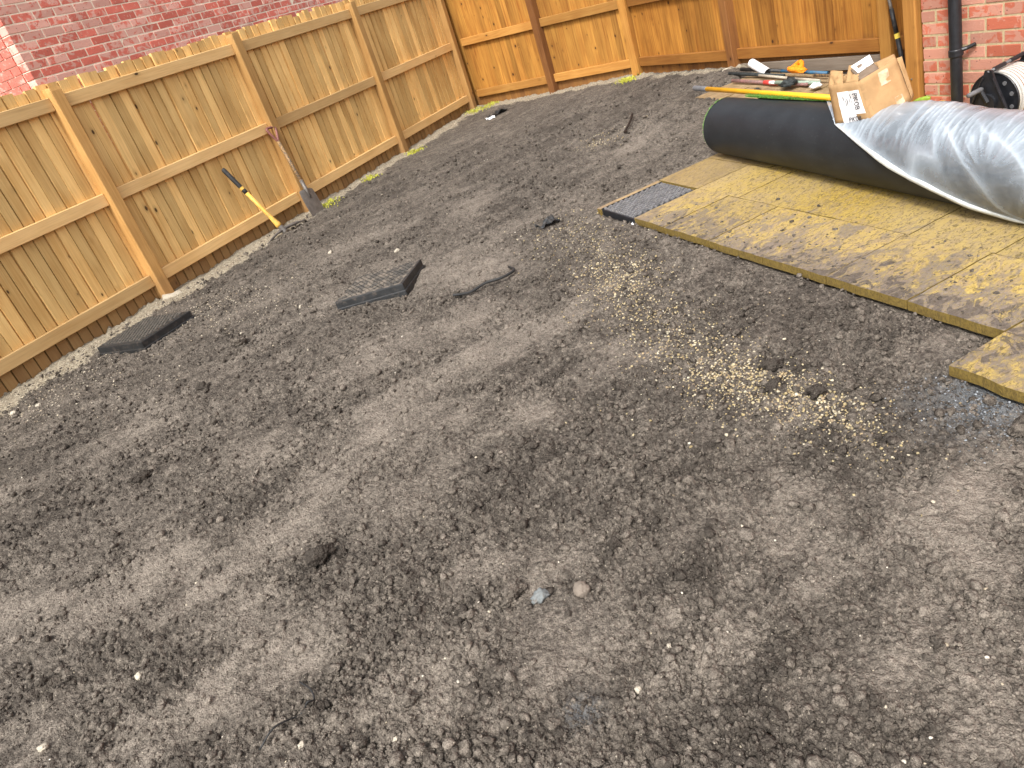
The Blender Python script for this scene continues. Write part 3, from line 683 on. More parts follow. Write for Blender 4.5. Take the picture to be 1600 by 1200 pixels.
# downpipe
t = thing('downpipe', 'black plastic downpipe running down the orange red brick wall', 'downpipe', wallp(.301, .06, -.2))
def rel(t_, p): return Vector(p)-Vector(t_.location)
bmobj('pipe', tubebm([rel(t, wallp(.301, .06, z_)) for z_ in (-.22, .18)], .0335, 18), M['black'], t, smooth=False)
bmobj('pipe', tubebm([rel(t, wallp(.301, .06, z_)) for z_ in (.175, 2.6)], .0355, 18), M['black'], t)
bmobj('collar', tubebm([rel(t, wallp(.301, .06, z_)) for z_ in (.160, .165, .20, .205)], [.036, .041, .041, .037], 18), M['black'], t)
bm = tubebm([rel(t, wallp(.33, .05, .195)), rel(t, wallp(.355, .03, .20)), rel(t, wallp(.395, .012, .215))], [.014, .012, .011], 8)
bmobj('bracket', bm, M['black'], t)
# gate post beside the house corner
P = wallp(-.115, .03, 0)
t = thing('gate_post', 'brown square timber post standing against the corner of the orange red brick house', 'post', (P[0], P[1], 0), heading(dirh(167.07)))
bmobj('post', post_bm(1.75, .1, .1), wood('wood_gate_post', (.36, .17, .04), (.2, .08, .018), .12, 'z'), t)
bm = bmesh.new(); bmesh.ops.create_uvsphere(bm, u_segments=8, v_segments=6, radius=.006)
bmobj('screw_head', bm, M['steel'], t, (.05, -.001, .02))

# ------------------------------------------------------------------ patio slabs
patio = bpy.data.objects.new('patio', None); C.objects.link(patio); patio['kind'] = 'structure'; patio['label'] = 'yellow stone patio by the house, muddy along its edge'
def slab(d0, d1, e0, e1, th=.042, dz=0, rough_edge=False, n=12, dusty=0):
    g_ = .003; d0 += g_; d1 -= g_; e0 += g_; e1 -= g_
    D_, E_ = np.meshgrid(np.linspace(d0, d1, n), np.linspace(e0, e1, n), indexing='ij')
    X, Y = XY(D_, E_)
    jd = .004*perlin(X*9, Y*9, 201)*(np.minimum(np.minimum(D_-d0, d1-D_), np.minimum(E_-e0, e1-E_)) < 1e-6)
    if rough_edge: jd = jd*2
    X = X+jd*PE[0]*(E_ < e0+1e-6); Y = Y+jd*PE[1]*(E_ < e0+1e-6)
    Z = zp(X, Y)+dz+.0022*fbm(X, Y, 9, 3, 210)
    top = np.stack([X, Y, Z], -1).reshape(-1, 3)
    mudf = np.clip(.95-1.05*np.clip(E_, 0, 1)/.75, 0.05, 1); mudf = np.where(E_ < 0, .7, mudf)*np.where(D_ < 1.0, .85, 1)
    dust = sm((-D_-.35)/.6)+sm((.12-np.abs(D_+.3)) / .25)*.0
    dust = np.maximum(dust, .55*sm((-D_+.1)/.3)*(E_ < 1.5))
    A_ = np.stack([mudf, np.clip(np.maximum(dust, dusty), 0, 1), 0*mudf, 0*mudf+1], -1).reshape(-1, 4)
    idx = np.arange(n*n).reshape(n, n); F = [(int(idx[i, j]), int(idx[i+1, j]), int(idx[i+1, j+1]), int(idx[i, j+1])) for i in range(n-1) for j in range(n-1)]
    rim = [idx[i, 0] for i in range(n)]+[idx[n-1, j] for j in range(1, n)]+[idx[i, n-1] for i in range(n-2, -1, -1)]+[idx[0, j] for j in range(n-2, 0, -1)]
    low = top[rim].copy(); rimtop = top[rim].copy(); rimtop[:, 2] -= .0015
    out = (low[:, :2]-top[:, :2].mean(0)); low[:, 2] -= th
    V = np.concatenate([top, rimtop, low]); m = len(rim); b = n*n
    Ae = np.array([[.4, 0, .95, 1]]*(2*m)); A_ = np.concatenate([A_, Ae])
    for i in range(m):
        j = (i+1) % m; F.append((int(rim[i]), b+i, b+j, int(rim[j]))[::-1]); F.append((b+i, b+m+i, b+m+j, b+j)[::-1])
    F.append([b+m+i for i in range(m)])
    c = V.mean(0); V = V-c
    me = mesh('slab', V, F, M['slab'], False, {'slab': A_})
    bm = bmesh.new(); bm.from_mesh(me); bmesh.ops.recalc_face_normals(bm, faces=bm.faces); bm.to_mesh(me); bm.free()
    return link('slab', me, patio, c)
rows = [(0, .495, [-.09, .22, .64, 1.06, 1.475, 1.9, 2.31, 2.75, 3.2, 3.65, 4.1]), (.495, .92, [-.52, -.09, .30, .86, 1.49, 1.91, 2.34, 2.77, 3.2, 4.1]), (.92, 1.4, [-.52, .1, .52, .94, 1.36, 1.78, 2.2, 2.7, 3.3, 4.1]), (1.4, 1.9, [-.52, 0, .42, .84, 1.26, 1.68, 2.2, 2.8, 3.4, 4.1]), (-.28, 0, [2.31, 2.75, 3.2, 3.65, 4.1]),
    (1.9, 2.24, [-1.93, -1.60, -1.29, -.9, -.5, 0.0]), (2.24, 2.62, [-1.93, -1.29, -.9, -.5]), (1.9, 2.14, [0, .5, 1, 1.5, 2, 2.6, 3.3, 4.1])]
for e0, e1, ds in rows:
    for a, b in zip(ds, ds[1:]): slab(a, b, e0, e1, dz=R.uniform(-.0025, .0025)-(.009 if e0 >= 1.9 and b <= -.5 else 0), rough_edge=e0 < 0, dusty=.95 if e0 >= 1.9 and b <= -.5 else 0)
slab(-.535, -.487, -.01, .495, .05, -.004, dusty=.9)     # pale sliver beyond the grate
V = []
bm = bmesh.new()
for dd in np.linspace(-.5, 4.1, 24):
    for e in (.03, 1.89 if dd < 0 else 2.12):
        X_, Y_ = XY(dd, e); bm.verts.new((X_, Y_, zp(X_, Y_)-.016))
bm.verts.ensure_lookup_table()
for i in range(23): bm.faces.new((bm.verts[2*i], bm.verts[2*i+1], bm.verts[2*i+3], bm.verts[2*i+2]))
bmobj('bedding', bm, M['bed'], patio)
# clumps of soil trodden on to the slabs
n = 420; dd = rng.uniform(-.4, 2.6, n); ee = np.abs(rng.normal(0, .22, n))+.02
k_ = ~((dd < -.05) & (ee < .55)); dd, ee = dd[k_], ee[k_]
X_, Y_ = XY(dd, ee)
o = scatter('soil_crumbs', X_, Y_, zp(X_, Y_), rng.uniform(.002, .006, len(X_))*rng.choice([1, 1, 1, 2.0], len(X_)), M['soil'], 'soil', np.stack([rng.uniform(.2, .5, len(X_)), 0*X_, 0*X_, 0*X_], -1), 1, .6, .3, .1)
o['kind'] = 'stuff'; o['label'] = 'crumbs of soil trodden on to the yellow patio slabs'

# ------------------------------------------------------------------ covers and grate (tread of small raised pads)
def tread(w_, h_, nx, ny, hgt, brick=True):
    V = []; F = []; px, py = w_/nx, h_/ny
    for j in range(ny):
        for i in range(nx):
            ox = (px/2 if brick and j % 2 else 0)
            cx, cy = (i+.5)*px+ox-(px/4 if brick else 0), (j+.5)*py
            if cx+px*.4 > w_: continue
            a, b = px*.36, py*.34; n0 = len(V)
            V += [(cx-a, cy-b, 0), (cx+a, cy-b, 0), (cx+a, cy+b, 0), (cx-a, cy+b, 0), (cx-a*.8, cy-b*.8, hgt), (cx+a*.8, cy-b*.8, hgt), (cx+a*.8, cy+b*.8, hgt), (cx-a*.8, cy+b*.8, hgt)]
            F += [tuple(n0+q for q in f) for f in ((4, 5, 6, 7), (0, 1, 5, 4), (1, 2, 6, 5), (2, 3, 7, 6), (3, 0, 4, 7))]
    return V, F
def cover(label, corner, ax, ay, la, lb, ztop, tilt, mt):
    a = np.array(ax)/np.linalg.norm(ax); ang = math.atan2(a[1], a[0])
    t = thing('manhole_cover', label, 'manhole cover', (corner[0], corner[1], ztop), ang, 'manhole covers standing proud of the soil')
    t.rotation_euler = (tilt[0], tilt[1], ang)
    bmobj('frame', boxbm(-.006, la+.006, -.006, lb+.006, -.16, -.045, .004), M['blackmud'], t)
    lid = bmobj('lid', boxbm(0, la, 0, lb, -.052, 0, .006, 2), M['blackmud'], t)
    bmobj('top_plate', boxbm(.012, la-.012, .012, lb-.012, -.01, .0025, .002), M['blackmud'] if mt == 'covertop' else M['covermud'], lid)
    V, F = tread(la-.05, lb-.05, 13, 18, .006)
    o_ = link('tread', mesh('tread', V, F, M[mt]), lid, (.025, .025, .0025)); o_['kind'] = 'stuff'
    return t
A1 = (-.91, 4.715); A2 = (-.436, 4.57)
cover('black manhole cover at the middle of the soil, its top dusted with dry earth', A1, (A2[0]-A1[0], A2[1]-A1[1]), None, .49, .47, -.062, (-.035, -.03), 'covermud')
B1 = (-2.70, 5.285); B2 = (-2.28, 5.02)
cover('black manhole cover by the gravel at the foot of the pale fence', B1, (B2[0]-B1[0], B2[1]-B1[1]), None, .49, .475, .035, (-.01, .0), 'covertop')
X_, Y_ = XY(-.482, 0.0)
t = thing('drain_grate', 'dusty black plastic grid tile let into the corner of the patio', 'grate', (X_, Y_, zp(X_, Y_)), heading(PD))
t.rotation_euler = (0, math.asin(.0425), heading(PD))
bmobj('grid_plate', boxbm(.005, .385, .005, .485, -.055, -.008, .004), M['black'], t)
V, F = tread(.37, .47, 11, 22, .010, True)
o = link('tread', mesh('tread', V, F, M['grate']), t, (.010, .010, -.008)); o['kind'] = 'stuff'
bmobj('rim', boxbm(.0, .004, 0, .49, -.055, .0, .001), M['blackmud'], t)

# ------------------------------------------------------------------ roll of artificial turf, plastic sheet, box, broom
RX, RY, RH = 1.99413, 5.15463, 2.94584
rd = np.array([math.sin(RH), math.cos(RH)]); rn = np.array([rd[1], -rd[0]])
def rrad(s_): return .18148+(.22354-.18148)*s_/3.
def rsurf(s_, T, off=0.):
    r_ = rrad(s_); bx = RX+s_*rd[0]; by = RY+s_*rd[1]; zb = zp(bx, by)
    c_ = (r_+off)*np.cos(T); return np.stack([bx+c_*rn[0], by+c_*rn[1], zb+r_+(r_+off)*np.sin(T)], -1)
roll = thing('turf_roll', 'big black backed roll of artificial turf lying on the patio', 'turf roll', (RX, RY, float(zp(RX, RY))))
RO = np.array(roll.location)
S_, T_ = np.meshgrid(np.linspace(0, 3.7, 90), np.linspace(0, 2*np.pi, 97)[:-1], indexing='ij')
ov = .006*perlin(S_*1.4, np.cos(T_)*1.2+3, 300)+.004*np.cos(2*T_+1)
V = rsurf(S_, T_, ov)-RO; nS, nT = S_.shape
i = np.arange(nS-1)[:, None]*nT; j = np.arange(nT)[None]; jn = (j+1) % nT
F = np.stack([i+j, i+nT+j, i+nT+jn, i+jn], -1).reshape(-1, 4)
link('backing', mesh('backing', V.reshape(-1, 3), F, M['turf'], True), roll)
# wound end: alternate green and black turns
def ringmesh(ra, rb, s0, mat, nm):
    T = np.linspace(0, 2*np.pi, 65)[:-1]; V = []; F = []
    for k, (rad, ss) in enumerate(((ra, s0), (rb, s0))):
        V.append(rsurf(np.full(64, ss), T, rad-rrad(ss))-RO)
    for q in range(64): F.append((q, (q+1) % 64, 64+(q+1) % 64, 64+q))
    link(nm, mesh(nm, np.concatenate(V), F, mat), roll)
rr_ = rrad(0)
for q in range(6):
    ringmesh(rr_-q*.03, rr_-q*.03-.012, .004, M['turf'], 'turn'); ringmesh(rr_-q*.03-.012, rr_-q*.03-.03, .002, M['pile'], 'pile_turn')
# green blades along the end rim and along the loose top edge
V = []; F = []
def blade(p, q, wdt, side):
    n0 = len(V); V.extend([np.array(p)-side*wdt, np.array(p)+side*wdt, np.array(q)]); F.append((n0, n0+1, n0+2))
for q in range(520):
    T = R.uniform(0, 2*math.pi); p = rsurf(np.array(R.uniform(0, .008)), np.array(T), -.004+R.uniform(-.004, .002)); e = rsurf(np.array(-R.uniform(.006, .016)), np.array(T+R.uniform(-.05, .05)), R.uniform(-.004, .004))
    tg = np.array([-math.sin(T)*rn[0], -math.sin(T)*rn[1], math.cos(T)]); blade(p-RO, e-RO, .0016, tg)
o = link('pile_fringe', mesh('pile_fringe', V, F, M['pile']), roll); o['kind'] = 'stuff'
S2, T2 = np.meshgrid(np.linspace(.22, 1.35, 60), np.radians(np.linspace(104, 150, 8)), indexing='ij')
V2 = rsurf(S2, T2, .014+.002*perlin(S2*9, T2*4, 5))-RO
idx = np.arange(60*8).reshape(60, 8); F2 = np.stack([idx[:-1, :-1], idx[1:, :-1], idx[1:, 1:], idx[:-1, 1:]], -1).reshape(-1, 4)
flap = link('loose_edge', mesh('loose_edge', V2.reshape(-1, 3), F2, M['turf'], True), roll)
V = []; F = []
for q in range(1700):
    ss = R.uniform(.2, 1.35); T = math.radians(R.uniform(103, 113)); p = rsurf(np.array(ss), np.array(T), .008); e = rsurf(np.array(ss+R.uniform(-.012, .012)), np.array(T+R.uniform(-.06, .03)), .026+R.uniform(-.006, .012))
    blade(p-RO, e-RO, .0019, np.array([rd[0], rd[1], 0]))
o = link('pile_edge', mesh('pile_edge', V, F, M['pile']), roll); o['kind'] = 'stuff'

# plastic sheet
bt = np.array([(.93, 112), (.975, 102), (1.03, 90), (1.10, 76), (1.2, 57), (1.245, 47), (1.425, 28), (1.55, 15), (1.7, -1), (1.9, -18), (1.995, -28), (2.055, -34), (2.215, -50), (2.315, -60), (2.5, -76), (2.7, -86), (3.6, -88)])
nS, nT = 420, 170
s1 = np.linspace(.94, 3.6, nS); tb = np.interp(s1, bt[:, 0], bt[:, 1]); u_ = np.linspace(0, 1, nT)
S_ = np.repeat(s1[:, None], nT, 1); Tt = np.radians(tb[:, None]+(205-tb[:, None])*u_[None]**1.0)
arc = .205*Tt
ps, pa = 2.22, .205*math.radians(8)
dx, dy = S_-ps, arc-pa; ra = np.hypot(dx, dy); an = np.arctan2(dx, dy)
ridge = lambda v_: (1-np.abs(v_)*1.6)
deg = np.degrees(Tt)
pw = lambda v_, p: np.clip(1-np.abs(v_)*1.5, 0, 1)**p
warp = .05*perlin(S_*3, arc*3, 320)
fan = np.exp(-((ra-.13)/.13)**2)*sm((ra-.015)/.06)*(.12+.88*sm((dy+.25*np.abs(dx))/.10))*(.3+.7*sm(perlin(an*1.7, ra*3, 309)+.5))
w1 = .65*pw(perlin(an*4.5+warp*6, ra*1.6+7, 310), 6)*fan
w2 = .6*pw(perlin(an*11+warp*9, ra*2.5+7, 311), 5)*fan
bend = S_+.22*np.clip(arc-.15, -.2, .3)*np.sign(ps-S_)*np.exp(-np.abs(S_-ps)/.5)      # creases lean towards the pinch
w3 = pw(perlin((bend+warp*.7)*20, arc*1.9, 312), 7)*(.1+.9*sm((deg-18)/40))*(.5+.5*sm(perlin(S_*5, arc*4, 318)+.6))
w5 = pw(perlin((bend+warp*.5)*48, arc*4, 316), 4)*sm((deg-30)/40)*sm((S_-1.75)/.3)*(.4+.6*sm(perlin(S_*7, arc*6, 319)+.4))
w4 = pw(perlin((S_*.75+arc*.9)*6+warp*8, (S_*.9-arc*.75)*1.2, 313), 5)*(1-sm((deg-48)/35))
off = .007+.006*w1+.003*w2+.0045*w3+.0022*w5+.005*w4+.0016*fbm(S_, arc, 5, 2, 330)
off = off+(.018+.014*perlin(S_*4, arc*3, 340))*np.exp(-((deg-108)/26)**2)*sm((S_-1.4)/.25)*(1-.8*sm((S_-1.75)/.35))
edge = np.exp(-((np.degrees(Tt)-tb[:, None])/9)**2)
off = off+edge*.012*sm((S_-1.2)/.4)
V = rsurf(S_, Tt, np.maximum(off, .003)); 
gz = zp(V[..., 0], V[..., 1])+.004; V[..., 2] = np.maximum(V[..., 2], gz)
sheet = thing('plastic_sheet', 'crinkled clear plastic sheet draped over the right half of the black turf roll', 'plastic sheet', tuple(V[0, 0]))
SO = np.array(sheet.location)
crest = .55*w3+.6*w1+.4*w2+.3*w5+.5*w4
blot = sm(perlin((S_*.75+arc*.9)*3.5+warp*6, (S_*.9-arc*.75)*1.6, 351)+.35)
opac = .17+.22*blot+.6*np.clip(crest, 0, 1)+.14*sm((deg-50)/40)+.3*edge
A_ = np.stack([np.clip(opac, .12, .95)]*3+[np.ones_like(opac)], -1)
idx = np.arange(nS*nT).reshape(nS, nT); F = np.stack([idx[:-1, :-1], idx[1:, :-1], idx[1:, 1:], idx[:-1, 1:]], -1).reshape(-1, 4)
link('film', mesh('film', (V-SO).reshape(-1, 3), F, M['film'], True, {'film': A_.reshape(-1, 4)}), sheet)
# hem: a folded milky strip along the front edge
n = 150; sh = np.linspace(1.2, 3.3, n); th_ = np.interp(sh, bt[:, 0], bt[:, 1]); V = []; 
wob = .004*perlin(sh*8, sh*0, 360)
tp = sm((sh-1.2)/.5)
for k, (dT, of) in enumerate(((7.5, .013), (5, .024), (1.0, .026), (-1.5, .015), (0, .006), (4, .008))):
    p = rsurf(sh, np.radians(th_+dT*(.35+.65*tp)), of*(.4+.6*tp)+wob); p[:, 2] = np.maximum(p[:, 2], zp(p[:, 0], p[:, 1])+.004+.004*k); V.append(p-SO)
V = np.stack(V, 1); idx = np.arange(n*6).reshape(n, 6); nx_ = np.roll(idx, -1, 1)
F = np.stack([idx[:-1], idx[1:], nx_[1:], nx_[:-1]], -1).reshape(-1, 4)
link('hem', mesh('hem', V.reshape(-1, 3), F, M['hem'], True), sheet)

# cardboard box
bx = {'A': (2.1005, 3.9018, .19), 'B': (2.1868, 3.7095, .20), 'C': (2.3984, 3.7004, .235), 'D': (2.318, 3.905, .228), 'A1': (2.098, 3.934, .392), 'B1': (2.160, 3.756, .404), 'C1': (2.366, 3.757, .449), 'D1': (2.308, 3.95, .43)}
bx = {k: np.array(v) for k, v in bx.items()}
box = thing('cardboard_box', 'crushed open brown cardboard box with a white address label on the turf roll', 'cardboard box', tuple(bx['A']))
BO = bx['A']
def quadf(p00, p10, p11, p01, n=9, amp=.006, seed=0, thick=.004, bulge=0):
    U, W = np.meshgrid(np.linspace(0, 1, n), np.linspace(0, 1, n), indexing='ij')
    P = ((1-U)*(1-W))[..., None]*p00+(U*(1-W))[..., None]*p10+(U*W)[..., None]*p11+((1-U)*W)[..., None]*p01
    nr = np.cross(p10-p00, p01-p00); nr = nr/np.linalg.norm(nr)
    def disp(U, W):
        e = np.minimum(np.minimum(U, 1-U), np.minimum(W, 1-W))
        cr_ = np.abs(perlin(U*2.3+seed, W*2.3-seed, 400+seed))
        return amp*(fbm(U+seed, W, 2.5, 2, 410+seed)+1.6*(.3-cr_))*sm(e/.2)+bulge*16*U*(1-U)*W*(1-W)
    P = P+nr*disp(U, W)[..., None]
    idx = np.arange(n*n).reshape(n, n); F = np.stack([idx[:-1, :-1], idx[1:, :-1], idx[1:, 1:], idx[:-1, 1:]], -1).reshape(-1, 4)
    fn = lambda u, w_: ((1-u)*(1-w_))*p00+u*(1-w_)*p10+u*w_*p11+(1-u)*w_*p01+nr*float(disp(np.array(u), np.array(w_)))
    return P.reshape(-1, 3), F, fn, nr
def panel(name, q, mat, seed, amp=.006, bulge=0, n=9, parent=None, thick=.004):
    P, F, fn, nr = quadf(*q, n=n, amp=amp, seed=seed, bulge=bulge)
    o_ = link(name, mesh(name, P-BO, F, mat), parent or box)
    md = o_.modifiers.new('thick', 'SOLIDIFY'); md.thickness = thick; md.offset = 0
    return o_, fn, nr
b_ = bx
side1, f1, n1_ = panel('side_panel', (b_['A'], b_['B'], b_['B1'], b_['A1']), M['cardin'], 1, .007)
side2, f2, n2_ = panel('side_panel', (b_['B'], b_['C'], b_['C1'], b_['B1']), M['cardin'], 2, .008)
panel('side_panel', (b_['C'], b_['D'], b_['D1'], b_['C1']), M['cardin'], 3)
panel('side_panel', (b_['D'], b_['A'], b_['A1'], b_['D1']), M['cardin'], 4)
panel('base_panel', (b_['A'], b_['D'], b_['C'], b_['B']), M['cardin'], 5, .002)
v3 = lambda *a: np.array(a)
panel('flap', (b_['A1']+v3(.0, .0, -.004), b_['A1']*.5+b_['B1']*.5+v3(0, 0, -.004), v3(2.165, 3.90, .445), v3(2.135, 3.965, .455)), M['cardin'], 6, .012)
panel('flap', (v3(2.135, 3.83, .40), v3(2.16, 3.757, .402), v3(2.245, 3.85, .455), v3(2.20, 3.90, .462)), M['cardin'], 7, .014)
fl2, f3, n3_ = panel('flap', (b_['B1']+v3(.01, 0, .0), b_['B1']*.45+b_['C1']*.55, v3(2.275, 3.83, .478), v3(2.185, 3.86, .446)), M['carddark'], 8, .006)
P_, F_, _, _ = quadf(v3(2.19, 3.80, .433), v3(2.268, 3.79, .459), v3(2.283, 3.845, .492), v3(2.195, 3.875, .46), amp=.005, seed=9)
link('white_lining', mesh('white_lining', P_-BO, F_, M['paper']), fl2)
panel('flap', (b_['C1']*.55+b_['B1']*.45, b_['C1'], v3(2.385, 3.80, .462), v3(2.29, 3.81, .452)), M['cardin'], 10, .006)
panel('flap', (b_['C']+v3(.004, 0, 0), b_['C']+v3(.02, .01, .02), b_['C1']+v3(.032, .002, .0), b_['C1']+v3(.004, 0, 0)), M['cardin'], 11, .003)
def decal(name, fn, nr, u0_, u1_, w0_, w1_, mat, parent, lift=.0035, cut=None, n=9):
    V = []; F = []
    for i in range(n):
        for j in range(n):
            u, w_ = u0_+(u1_-u0_)*i/(n-1), w0_+(w1_-w0_)*j/(n-1); V.append(fn(u, w_)+nr*lift-BO)
    for i in range(n-1):
        for j in range(n-1):
            if cut and cut(i/(n-1), j/(n-1)): continue
            F.append((i*n+j, (i+1)*n+j, (i+1)*n+j+1, i*n+j+1))
    return link(name, mesh(name, V, F, mat), parent)
lab = decal('address_label', f1, n1_, .26, .93, .02, .80, M['paper'], side1, .0042, lambda a, b: a > .6 and b < .24)
def text(body, size, origin, xdir, nrm, parent, mat):
    cu = bpy.data.curves.new('print', 'FONT'); cu.body = body; cu.size = size; cu.extrude = .0002; cu.materials.append(mat); cu.offset = .0001
    tmp = bpy.data.objects.new('t', cu); C.objects.link(tmp); dg = bpy.context.evaluated_depsgraph_get()
    me = bpy.data.meshes.new_from_object(tmp.evaluated_get(dg)); me.name = 'print'; bpy.data.objects.remove(tmp)
    o_ = bpy.data.objects.new('print', me); C.objects.link(o_); o_.parent = parent
    xd = Vector(xdir).normalized(); zd = Vector(nrm).normalized(); zd = (zd-xd*zd.dot(xd)).normalized(); yd = zd.cross(xd)
    m_ = Matrix((xd, yd, zd)).transposed().to_4x4(); m_.translation = Vector(origin); o_.matrix_local = m_
    return o_
up1 = f1(.7, .3)-f1(.7, .7); 
text('PK08', .040, f1(.745, .74)+n1_*.0105-BO, up1, n1_, side1, M['ink'])
text('PK08', .034, f1(.43, .03)+n1_*.0105-BO, f1(.8, .06)-f1(.43, .03), n1_, side1, M['ink'])
for q in range(5):
    decal('print_line', f1, n1_, .40+.05*q, .42+.05*q, .42, .42+R.uniform(.15, .3), M['ink'] if q in (1, 2) else M['grey'], lab, .0052, None, 3)
decal('tape', f2, n2_, .48, .72, .62, .93, M['tape'], side2, .0035)
decal('tape', f2, n2_, .66, .86, .04, .24, M['tape'], side2, .0035)
decal('tape', f2, n2_, -.0, .12, .1, .9, M['cardin'], side2, .002)

# broom handle lying along the top of the roll
p0, p1 = Vector((2.047, 5.80, .262)), Vector((2.268, 3.93, .262))
t = thing('broom_handle', 'bright yellow pole with a dark grey grip lying along the top of the turf roll', 'pole', tuple(p0))
bmobj('shaft', tubebm([(p1-p0)*.105, p1-p0], .0165, 14), M['yellow'], t, smooth=True)
bmobj('grip', tubebm([(0, 0, 0), (p1-p0)*.006, (p1-p0)*.02, (p1-p0)*.10, (p1-p0)*.107], [.012, .0175, .0195, .0195, .018], 14), M['grey'], t, smooth=True)

# ------------------------------------------------------------------ hose reel
t = thing('hose_reel', 'black hose reel wound with white striped hose against the orange red brick wall', 'hose reel', wallp(.75, .33, float(zp(3.06, 4.02))), heading(-nw))
HX = Matrix.Identity(4)
zc = .15
tri = [(-.02, .325), (.02, .325), (.033, .29), (.165, .0), (.13, .0), (.10, .03), (-.10, .03), (-.13, .0), (-.165, .0), (-.033, .29)]
for xo in (-.012, .262):
    pl_ = bmobj('frame_plate', prismbm(tri, xo, xo+.012), M['black'], t)
    bmobj('edge_rib', tubebm([(xo-.002, -.03, .285), (xo-.004, -.158, .02)], .005, 6), M['black'], pl_)
    bmobj('edge_rib', tubebm([(xo-.002, .03, .285), (xo-.004, .158, .02)], .005, 6), M['black'], pl_)
def disc(x0_, x1_, rad, holes, name):
    fl_ = bmobj(name, tubebm([(x0_, 0, zc), (x1_, 0, zc)], rad, 40), M['black'], t)
    bmobj('rim_bead', tubebm([(x0_, rad*math.cos(a), zc+rad*math.sin(a)) for a in np.linspace(0, 2*math.pi, 41)], .005, 6, caps=False), M['black'], fl_)
    for q in range(holes):
        a = q*2*math.pi/holes+.3
        bmobj('flange_hole', tubebm([(x0_-.003, rad*.76*math.cos(a), zc+rad*.76*math.sin(a)), (x0_+.002, rad*.76*math.cos(a), zc+rad*.76*math.sin(a))], .012, 10), M['grey'], fl_)
disc(.03, .04, .148, 10, 'flange'); disc(.235, .245, .148, 10, 'flange')
q = 0
for layer, rad in ((0, .112), (1, .128), (2, .142)):
    for i_ in range(9-layer):
        xo = .053+.0215*i_+.0107*layer
        for ph, (mm, rr2, o2) in enumerate((('hosew', .0108, 0), ('hoseb', .0062, .0068))):
            pts_ = [(xo+(o2*.55), (rad+o2*.75)*math.cos(a), zc+(rad+o2*.75)*math.sin(a)) for a in np.linspace(0, 2*math.pi, 37)]
            bmobj('hose_coil' if ph == 0 else 'hose_stripe', tubebm(pts_, rr2, 8, caps=False), M[mm], t, smooth=True)
bmobj('carry_handle', tubebm([(-.012, 0, .315), (.28, 0, .335)], .0085, 12), M['grey'], t, smooth=True)
bmobj('handle_grip', tubebm([(.03, 0, .318), (.11, 0, .3235)], .0125, 12), M['black'], t)
bmobj('handle_grip', tubebm([(.15, 0, .326), (.25, 0, .333)], .0125, 12), M['black'], t)
cr_ = bmobj('crank_arm', tubebm([(-.02, 0, zc), (-.03, -.01, zc+.01), (-.032, .03, zc+.075)], [.014, .012, .011], 10), M['black'], t)
bmobj('crank_handle', tubebm([(-.02, .03, zc+.078), (-.035, .03, zc+.078), (-.12, .032, zc+.074), (-.125, .032, zc+.074)], [.010, .0135, .0125, .009], 12), M['grey'], t, smooth=True)
bmobj('hub', tubebm([(-.03, 0, zc), (.03, 0, zc)], .05, 20), M['black'], t)

# ------------------------------------------------------------------ spade and pickaxe
H = Vector((-1.400, 7.95, .845)); T = Vector((-1.25, 7.68, -.045)); ax = (H-T).normalized()
t = thing('spade', 'muddy spade with a dull red D handle leaning on a post of the pale fence', 'spade', tuple(T))
side = Vector((dirh(33.75)[0], dirh(33.75)[1], 0)); side = (side-ax*side.dot(ax)).normalized(); nrm = side.cross(ax)
def bl(u, v, w_=0): return side*u+ax*v+nrm*w_
V = []; F = []; th_ = .003
rowsb = [(0, .080, .012), (.012, .096, .010), (.12, .102, .0), (.22, .100, -.004), (.275, .094, -.006), (.285, .07, -.006)]
for sgn in (0, 1):
    for v, wd, cv in rowsb:
        for q in range(7): u = -1+q/3; V.append(bl(u*wd, v, -cv*(1-u*u)*1.0-.006*(u*u)+sgn*th_))
nb = len(rowsb)*7
for i in range(len(rowsb)-1):
    for q in range(6):
        a = i*7+q; F.append((a, a+1, a+8, a+7)); F.append((nb+a, nb+a+7, nb+a+8, nb+a+1))
rim = [q for q in range(7)]+[i*7+6 for i in range(1, len(rowsb))]+[(len(rowsb)-1)*7+q for q in range(5, -1, -1)]+[i*7 for i in range(len(rowsb)-2, 0, -1)]
for a, b in zip(rim, rim[1:]+rim[:1]): F.append((a, nb+a, nb+b, b))
bl_o = link('blade', mesh('blade', V, F, M['steel'], False), t)
bmobj('socket', tubebm([bl(0, .19, .002), bl(0, .28, .006), bl(0, .38, .006)], [.012, .02, .019], 10), M['steel'], bl_o, smooth=True)
L = (H-T).length
bmobj('shaft', tubebm([bl(0, .3, .006), bl(0, .55, .004), bl(0, L-.14, .002)], [.0185, .017, .0165], 12), M['shaft'], t, smooth=True)
loop = smooth_path([bl(.0, L-.145), bl(.035, L-.075), bl(.058, L-.01), bl(.03, L+.005), bl(-.03, L+.005), bl(-.058, L-.01), bl(-.035, L-.075), bl(0, L-.145)], 4)
bmobj('d_handle', tubebm(loop, .0125, 8), M['redgrip'], t, smooth=True)

